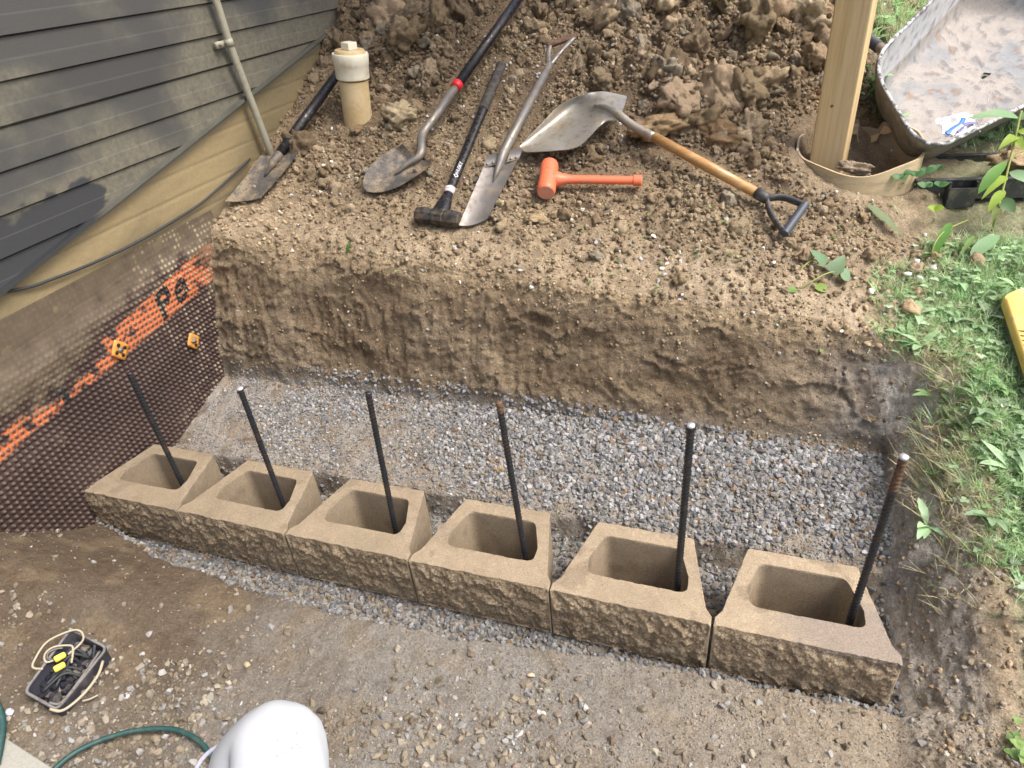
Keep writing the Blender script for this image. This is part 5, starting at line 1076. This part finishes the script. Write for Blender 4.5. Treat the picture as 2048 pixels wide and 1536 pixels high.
JH = dict(a=(head + V(0, -.045, .02), .118), b=(head + V(0, -.015, .11), .112)); skin_obj('hair', JH, [('a', 'b')], mat('brown_hair', (.06, .04, .025), .7, bumps=[(300, .5, .002)]), person, 'a')
mb = MB()
for a, r_ in ((0, 1),):
    Fh = Fr(hem, th, V(0, 0, 1)); mb.add(*tube_geo([Fh(.0, .088 * math.cos(t), .088 * math.sin(t)) for t in np.linspace(0, 2 * math.pi, 40)], .0045, 8, caps=False))
mb.build('hem_stitching', M_PRINT, shorts)
bpy.context.view_layer.update()
from mathutils.bvhtree import BVHTree
bv = BVHTree.FromObject(shorts, bpy.context.evaluated_depsgraph_get()); og_ = _root(shorts) 
def hit(px, py):
    d = unit(ray(px, py)); h = bv.ray_cast(Vector((CC - _root(person)) * K), Vector(d)); return None if h[0] is None else (np.array(h[0]) / K + _root(person), np.array(h[1]))
mb = MB()
for (a, b, c, d, r_) in ((556, 1480, 558, 1486, .0012), (592, 1464, 594, 1474, .0010), (572, 1505, 585, 1497, .0016), (585, 1497, 596, 1488, .0014), (552, 1512, 570, 1506, .0018), (590, 1500, 603, 1494, .0010), (548, 1518, 560, 1514, .001)):
    p, q = hit(a, b), hit(c, d)
    if p and q: mb.add(*tube_geo([p[0] + p[1] * .0006, q[0] + q[1] * .0006], r_, 6, flat=.4, up=p[1]))
if mb.v: mb.build('faint_print', M_PRINT, shorts)

# ================================================================ VEGETATION
def leaf_geo(base, tip, width, up, shape='ov', nu=9, bend=.15, fold=.25, serr=0, seed=0, thick=.0006):
    base = np.asarray(base); tip = np.asarray(tip); a = tip - base; L_ = np.linalg.norm(a); a = a / L_; b = unit(np.cross(up, a)); c = np.cross(a, b); v = []; f = []
    for i in range(nu + 1):
        u = i / nu
        if shape == 'ov': w_ = width * (math.sin(math.pi * min(1, u ** .75)) ** .8 if 0 < u < 1 else 0)
        elif shape == 'lance': w_ = width * (math.sin(math.pi * u ** 1.1) ** .7 if 0 < u < 1 else 0)
        elif shape == 'dand': w_ = width * (u ** .8) * (1 - u ** 5) * 1.25
        elif shape == 'heart': w_ = width * (min(1, (u / .18)) ** .5) * (1 - u ** 1.6) ** .9
        if serr: w_ *= 1 - serr * ((i + seed) % 2)
        z = bend * L_ * math.sin(math.pi * u) 
        for s_ in (-1, 0, 1): v.append(base + a * L_ * u + b * w_ * s_ + c * (z + fold * w_ * abs(s_)))
    for i in range(nu):
        q = i * 3; f += [(q, q + 1, q + 4, q + 3), (q + 1, q + 2, q + 5, q + 4)]
    return v, f
GR = [(.105, .19, .055), (.14, .24, .075), (.19, .27, .10), (.085, .15, .05), (.24, .27, .13), (.13, .22, .10)]
# lawn of clover and grass: templates, then one merged sheet of ground cover each
def merge(name, temps, pos, scl, rotz, til, cols, kind='stuff'):
    n = len(pos); ids = rng.integers(0, len(temps), n); VV, FF, CL = [], [], []; off = 0
    for k, (tv, tf) in enumerate(temps):
        s = np.nonzero(ids == k)[0]; tv = np.array(tv); tf = np.array(tf)
        c, sn = np.cos(rotz[s]), np.sin(rotz[s]); x_ = tv[None, :, 0] * c[:, None] - tv[None, :, 1] * sn[:, None]; y_ = tv[None, :, 0] * sn[:, None] + tv[None, :, 1] * c[:, None]; z_ = np.broadcast_to(tv[None, :, 2], x_.shape)
        v = np.stack([x_ + til[s, 0][:, None] * z_, y_ + til[s, 1][:, None] * z_, z_], -1) * scl[s][:, None, None] + pos[s][:, None, :]
        VV.append(v.reshape(-1, 3)); m = len(tv); FF.append((tf[None] + (np.arange(len(s)) * m)[:, None, None]).reshape(-1, 4) + off); off += len(s) * m; CL.append(np.repeat(cols[s], m, 0))
    o = mesh_np(name, np.concatenate(VV), np.concatenate(FF), M_LEAF, None, True, colors=np.clip(np.concatenate(CL), .005, .9)); tag(o, kind=kind); return o
def clover_t(seed):
    r_ = np.random.default_rng(seed); V_, F_ = [], []; h = r_.uniform(.5, 1.0); top_ = V(r_.normal() * .15, r_.normal() * .15, h)
    def add(v, f): 
        o_ = sum(len(q) for q in V_); V_.append(np.array(v)); F_.extend([tuple(i + o_ for i in q) for q in f])
    s = .022; add([V(-s, 0, 0), V(s, 0, 0), top_ + V(s, 0, 0), top_ - V(s, 0, 0)], [(0, 1, 2, 3)])
    for k in range(3):
        a = k * 2.094 + r_.normal() * .15; d_ = V(math.cos(a), math.sin(a), r_.uniform(-.2, .25)); v, f = leaf_geo(top_, top_ + d_ * .62, .30, V(0, 0, 1), 'ov', 5, .05, .25); add(v, f)
    return np.concatenate(V_), F_
def grass_t(seed):
    r_ = np.random.default_rng(seed); V_, F_ = [], []; o_ = 0
    for k in range(5):
        a = r_.uniform(0, 6.28); L_ = r_.uniform(.6, 1.5); d_ = V(math.cos(a), math.sin(a), 0); b = V(-math.sin(a), math.cos(a), 0); w_ = r_.uniform(.016, .032); cur = r_.uniform(.3, 1.1); st = V(r_.normal() * .1, r_.normal() * .1, 0)
        for i in range(6):
            u = i / 5; p = st + d_ * L_ * (u * .35 + cur * u * u * .6) + V(0, 0, L_ * (u - .42 * cur * u * u)); ww_ = w_ * (1 - u ** 2 * .95)
            V_ += [p - b * ww_, p + b * ww_]
        F_ += [(o_ + 2 * i, o_ + 2 * i + 1, o_ + 2 * i + 3, o_ + 2 * i + 2) for i in range(5)]; o_ += 12
    return np.array(V_), F_
def broad_t(seed):
    r_ = np.random.default_rng(seed); V_, F_ = [], []; o_ = 0
    for k in range(5):
        a = r_.uniform(0, 6.28); d_ = V(math.cos(a), math.sin(a), r_.uniform(.05, .6)); v, f = leaf_geo(V(0, 0, .02), d_ * r_.uniform(.7, 1.2), .18, V(0, 0, 1), ['ov', 'lance'][k % 2], 7, .12, .2, serr=.15 * (k % 2)); V_.append(np.array(v)); F_ += [tuple(i + o_ for i in q) for q in f]; o_ += len(v)
    return np.concatenate(V_), F_
def lawn_density(x, y):
    nse = .6 * noise(x * 2.2, y * 2.2, 61) + .4 * noise(x * 7, y * 7, 62) + .25 * sst(.45, .7, y)
    e = sst(2.86, 3.06, x + .16 * noise(x * 3, y * 3, 63) + .05 * noise(x * 12, y * 12, 66)) 
    e = np.where(y > .98, sst(2.52, 3.02, x - .85 * np.maximum(y - 1.22, 0) * (y < 2.2) - .5 * np.maximum(1.06 - y, 0) + .16 * np.maximum(y - 2.3, 0) + .22 * noise(x * 4, y * 4, 64) + .12 * noise(x * 13, y * 13, 65)), e)
    e = e * np.where(y < .42, sst(.30, .42, y + .08 * nse) + .30 * sst(.15, .5, nse) * sst(2.92, 3.05, x), 1)
    e = e * (1 - sst(2.80, 2.9, x) * sst(1.50, 1.62, y) * sst(2.5, 2.3, y) * .93)
    e2 = sst(2.55, 2.8, x - .05 * y) * sst(2.2, 2.6, y)
    e = np.maximum(e, sst(3.4, 3.8, x))
    return np.maximum(e * sst(-.7, -.1, nse + .25), e2 * sst(-.5, .1, nse))
def veg(name, temps, n, smin, smax, cols, wts, dens, x0=2.4, x1=5.2, y0=-.5, y1=5.5, tilt=.3, pw=1., boost=1.):
    x, y = pts_in(x0, x1, y0, y1, n); ok = rng.uniform(size=n) < dens(x, y); x, y = x[ok], y[ok]; p, nn = surf(x, y); k = len(x)
    s = (smin + (smax - smin) * rng.uniform(size=k) ** pw) * (1 + .3 * sst(2, 4, y))
    return merge(name, temps, p, s, rng.uniform(0, 6.28, k), rng.normal(size=(k, 2)) * tilt, palette(k, cols, wts, .22) * boost * 1.5)
CTM = [clover_t(i) for i in range(10)]; GTM = [grass_t(i + 40) for i in range(12)]; BTM = [broad_t(i + 80) for i in range(8)]
veg('clover_cover', CTM, 8000, .012, .028, [(.20, .30, .16), (.27, .37, .23), (.34, .44, .32), (.14, .22, .10)], [3, 3, 2, 2], lambda x, y: lawn_density(x, y) * .8 * sst(4.5, 3., x), x0=2.7, x1=3.9, y0=-.4, y1=2.4)
veg('lawn_grass', GTM, 46000, .016, .050, [(.22, .36, .16), (.32, .46, .24), (.40, .52, .32), (.46, .46, .32)], [3, 3.5, 2, .7], lambda x, y: lawn_density(x, y) * .75, x0=2.7, x1=3.9, y0=-.4, y1=2.4)
veg('far_lawn_grass', GTM, 36000, .035, .09, [(.22, .36, .16), (.32, .46, .24), (.40, .52, .32)], [3, 3, 2], lambda x, y: lawn_density(x, y) * np.maximum((y > 2.3), (x > 3.8)), x0=2.5, x1=7, y0=-2., y1=6.5)
veg('far_weeds', BTM + CTM, 7000, .03, .08, [(.22, .36, .16), (.26, .40, .2)], [3, 2], lambda x, y: lawn_density(x, y) * np.maximum((y > 2.2), (x > 3.8)), x0=2.5, x1=7, y0=-2., y1=6.5)
veg('weed_cover', BTM, 700, .03, .08, [(.26, .38, .22), (.32, .44, .28), (.18, .28, .13)], [3, 2, 2], lambda x, y: lawn_density(x, y) * .7, x0=2.8, x1=4., y0=.1, y1=2.4)
veg('rim_sprouts', BTM[:4] + CTM[:4], 420, .008, .022, GR, [1] * 6, lambda x, y: .35 * sst(1.6, 2.4, x) + .04, x0=.6, x1=3.2, y0=.98, y1=1.5)
veg('bank_sprouts', GTM[:4] + CTM[:6], 900, .015, .035, [(.20, .29, .10), (.15, .25, .08)], [1, 1], lambda x, y: sst(.15, .5, noise(x * 5, y * 5, 90)) * sst(2.93, 3.0, x), x0=2.9, x1=3.4, y0=-.3, y1=.5)
# dead grass fringe hanging over the cut bank
veg('dry_straw', GTM, 900, .03, .06, [(.42, .38, .25), (.33, .30, .18)], [1, 1], lambda x, y: np.exp(-((x - 2.93 - .03 * noise(y * 4, 0, 0)) / .05) ** 2) * sst(.2, .5, y), x0=2.82, x1=3.1, y0=.2, y1=1.1, tilt=.8)
# clover flowers
x = np.array([1941, 1990, 1835, 1820, 1925, 1878, 1750, 1805]); y = np.array([521, 533, 582, 585, 548, 562, 600, 598])
for i, (a, b) in enumerate(((1832, 522), (1866, 535), (1742, 583), (1838, 556), (1815, 548))):
    c = gp(a, b, .045); v, f = CT1[i][0], CT1[i][1]
    o = mesh_np('clover_flower', np.array(v) * .013 + c, f, M_STONE, None, True, colors=np.tile([[.72, .74, .66]], (len(v), 1))); tag(o, ['white clover flower right beside the serrated dandelion leaf', 'white clover flower a little right of the dandelion leaf foot', 'white clover flower near the broad green leaves at the pit rim', 'white clover flower in the dense clover patch', 'white clover flower at the left end of the clover patch'][i], 'flower', 'white clover flowers')
# individual plants
def plant(name, loc, label, leaves, stems, colr, cat='plant'):
    r0 = thing(name, loc, label, cat)
    for s_ in stems: mb = MB(); mb.add(*tube_geo(catmull(s_[0], 5), s_[1], 6)); mb.build('stem', mat('stem_green', (.26, .30, .08), .5), r0)
    for lf in leaves:
        v, f = leaf_geo(*lf[:4], **lf[4]); c = np.array(lf[5] if len(lf) > 5 else colr); mb = MB(); mb.add(v, f); o = mesh_np('leaf', np.array(v), [tuple(q) for q in f], M_LEAF, r0, True, colors=np.tile(c[None], (len(v), 1)))
    return r0
YG = (.32, .46, .07); TG = (.16, .34, .08); PG = (.25, .42, .22)
sb_ = gp(1984, 462); dS = depth(sb_)
def sp_(px, py, k=0.): return pd(px, py, dS - .05 + k)
st_main = [sb_, sp_(1995, 420), sp_(2008, 370), sp_(2020, 320), sp_(2030, 280), sp_(2038, 240), sp_(2043, 222)]
LV = [((2038, 236), (1932, 238), .020, 'ov', PG), ((2040, 240), (2100, 205), .02, 'ov', PG), ((2033, 272), (1996, 300), .022, 'heart', YG), ((2030, 275), (2046, 300), .02, 'heart', YG), ((2014, 322), (1956, 388), .022, 'lance', TG),
      ((2012, 352), (1962, 400), .020, 'heart', YG), ((2008, 380), (1975, 425), .018, 'ov', YG), ((2018, 345), (2075, 370), .022, 'ov', PG), ((2000, 400), (2030, 425), .025, 'ov', (.10, .2, .08)), ((2033, 262), (2062, 268), .014, 'lance', YG), ((1996, 412), (1985, 445), .012, 'ov', (.2, .26, .08))]
plant('seedling', sb_, 'tall yellow-green leafy seedling in front of the wheelbarrow at the right edge', [(sp_(*a), sp_(*b, -.02), w_, unit(V(-.2, -.6, .75)), dict(shape=s_, bend=.10, fold=.22, nu=12, serr=.04), c) for a, b, w_, s_, c in LV],
      [(st_main, .0042), ([sp_(2018, 322), sp_(2036, 306), sp_(2060, 300)], .003)], TG)
b_ = gp(1862, 522)
plant('dandelion', b_, 'dandelion with upright bright green toothed leaf at the edge of the grass', [(b_, pd(1902, 444, depth(b_) - .0), .026, unit(V(-.3, -.7, .6)), dict(shape='dand', bend=.06, fold=.2, nu=16, serr=.22), TG), (b_ + V(.08, 0, 0), pd(1950, 470, depth(b_)), .014, unit(V(-.3, -.7, .6)), dict(shape='dand', bend=.08, fold=.2, nu=14, serr=.3), (.2, .33, .1)),
      (b_ + V(.12, 0, .02), pd(2000, 470, depth(b_)), .026, unit(V(-.1, -.5, .8)), dict(shape='ov', bend=.1, fold=.15, nu=10, serr=.06), PG)], [([b_, pd(1868, 490, depth(b_) - .02), pd(1890, 462, depth(b_)), pd(1935, 440, depth(b_) + .05)], .0028)], TG)
b_ = gp(1800, 470, .01)
plant('fallen_leaf', b_, 'long dull green toothed leaf lying flat on the bare dirt', [(gp(1808, 474, .012), gp(1733, 408, .02), .024, UPN, dict(shape='dand', bend=.03, fold=.15, nu=18, serr=.18), (.17, .24, .11))], [], TG, 'leaf')
b_ = gp(1600, 578)
plant('bindweed', b_, 'sprawling weed with three broad leaves over the pit rim', [(gp(1652, 530, .02), gp(1618, 498, .05), .026, UPN, dict(shape='heart', bend=.05, nu=10), (.16, .30, .16)), (gp(1664, 548, .02), gp(1690, 510, .05), .034, UPN, dict(shape='heart', bend=.05, nu=10), (.24, .36, .22)), (gp(1680, 545, .03), gp(1700, 560, .01), .030, UPN, dict(shape='ov', bend=.05, nu=10), (.24, .36, .22)),
      (gp(1630, 570, .01), gp(1655, 585, .01), .020, UPN, dict(shape='ov', bend=.05, nu=8), (.25, .38, .08)), (gp(1594, 578, .01), gp(1575, 584, .01), .016, UPN, dict(shape='ov', bend=.05, nu=8), (.2, .36, .1))], [([b_, gp(1625, 562, .02), gp(1660, 545, .025), gp(1690, 548, .02)], .0028), ([gp(1600, 540, .01), gp(1622, 522, .02), gp(1655, 520, .03)], .0028)], TG)
b_ = gp(1865, 398)
cl = [(1850, 345), (1874, 340), (1830, 352), (1852, 374), (1878, 372), (1800, 358), (1818, 336), (1808, 350), (1868, 420)]
lvs = []
for i, (a, b) in enumerate(cl):
    c = gp(a, b + 16, .06); c = pd(a, b, depth(c))
    for k in range(3): t = k * 2.09 + i; lvs.append((c, c + V(math.cos(t), math.sin(t) * .6, .4) * .034, .015, unit(V(0, -.5, .85)), dict(shape='ov', bend=.05, nu=6), (.10, .23, .09) if i < 8 else YG))
plant('clover_plant', b_, 'dark green clover growing between the cardboard tube and the black plastic tray', lvs, [([gp(a, b + 22, 0), gp(a, b + 16, .05)], .002) for a, b in cl], TG)
b_ = gp(1862, 1120)
plant('sprout', gp(1858, 1122), 'tiny round-leaved green sprout on the earth bank beside the last block', [(gp(1856, 1124, .01), gp(1848, 1112, .02), .010, unit(V(-.6, -.4, .6)), dict(shape='ov', nu=6), PG), (gp(1858, 1124, .01), gp(1868, 1118, .02), .010, unit(V(-.6, -.4, .6)), dict(shape='ov', nu=6), PG)], [], PG)
b_ = gp(696, 500, .01)
plant('sprout', b_, 'small dark green sprout on the dry slope below the black hammer', [(gp(694, 512, .008), gp(704, 482, .02), .008, UPN, dict(shape='lance', nu=8), (.09, .2, .05))], [], TG)
# loose stones one can pick out in the foreground
for a, b, r_, c, lab in ((493, 1331, .016, (.46, .38, .26), 'tan angular stone right of the black box on smooth dirt'), (252, 1392, .013, (.62, .65, .72), 'bluish white stone right of the black box'), (452, 1152, .0, (.4, .35, .2), ''), (1062, 1352, .014, (.5, .42, .28), 'tan stone in front of the joint between fourth and fifth blocks'), (18, 1425, .016, (.66, .70, .80), 'pale blue-white stone at the left edge by the hose'), (950, 1135, 0, (0, 0, 0), '')):
    if r_: lump('stone', gp(a, b), r_, c, lab, 'stone', tmpl=HT[int(a) % 24], sc3=(1.1, .9, .7), m=M_STONE, group='loose stones in the foreground')

# ================================================================ DECK overhead, inferred from the post, unseen and added to shade the heap
dk = thing('deck', V(1.3, 2.9, 3.6), 'unseen timber deck added above the square post to shade the heap', 'deck'); F0 = Fr(V(0, 0, 0), V(1, 0, 0), V(0, 0, 1)); zd = pb[2] + 3.0
for k in range(12): mb = MB(); y0_ = pb[1] - .14 + k * .172; mb.add(*box_geo(F0, .03, 2.75, y0_, y0_ + .162, zd + .29, zd + .325)); mb.build('deck_board', M_LUMBER, dk, False)
for k in range(6): mb = MB(); x0_ = .06 + k * .52; mb.add(*box_geo(F0, x0_, x0_ + .045, pb[1] - .1, pb[1] + 1.9, zd + .12, zd + .289)); mb.build('joist', M_LUMBER, dk, False)
mb = MB(); mb.add(*box_geo(F0, .03, 2.75, pb[1] - .04, pb[1] + .06, zd - .02, zd + .119)); mb.build('beam', M_LUMBER, dk, False)
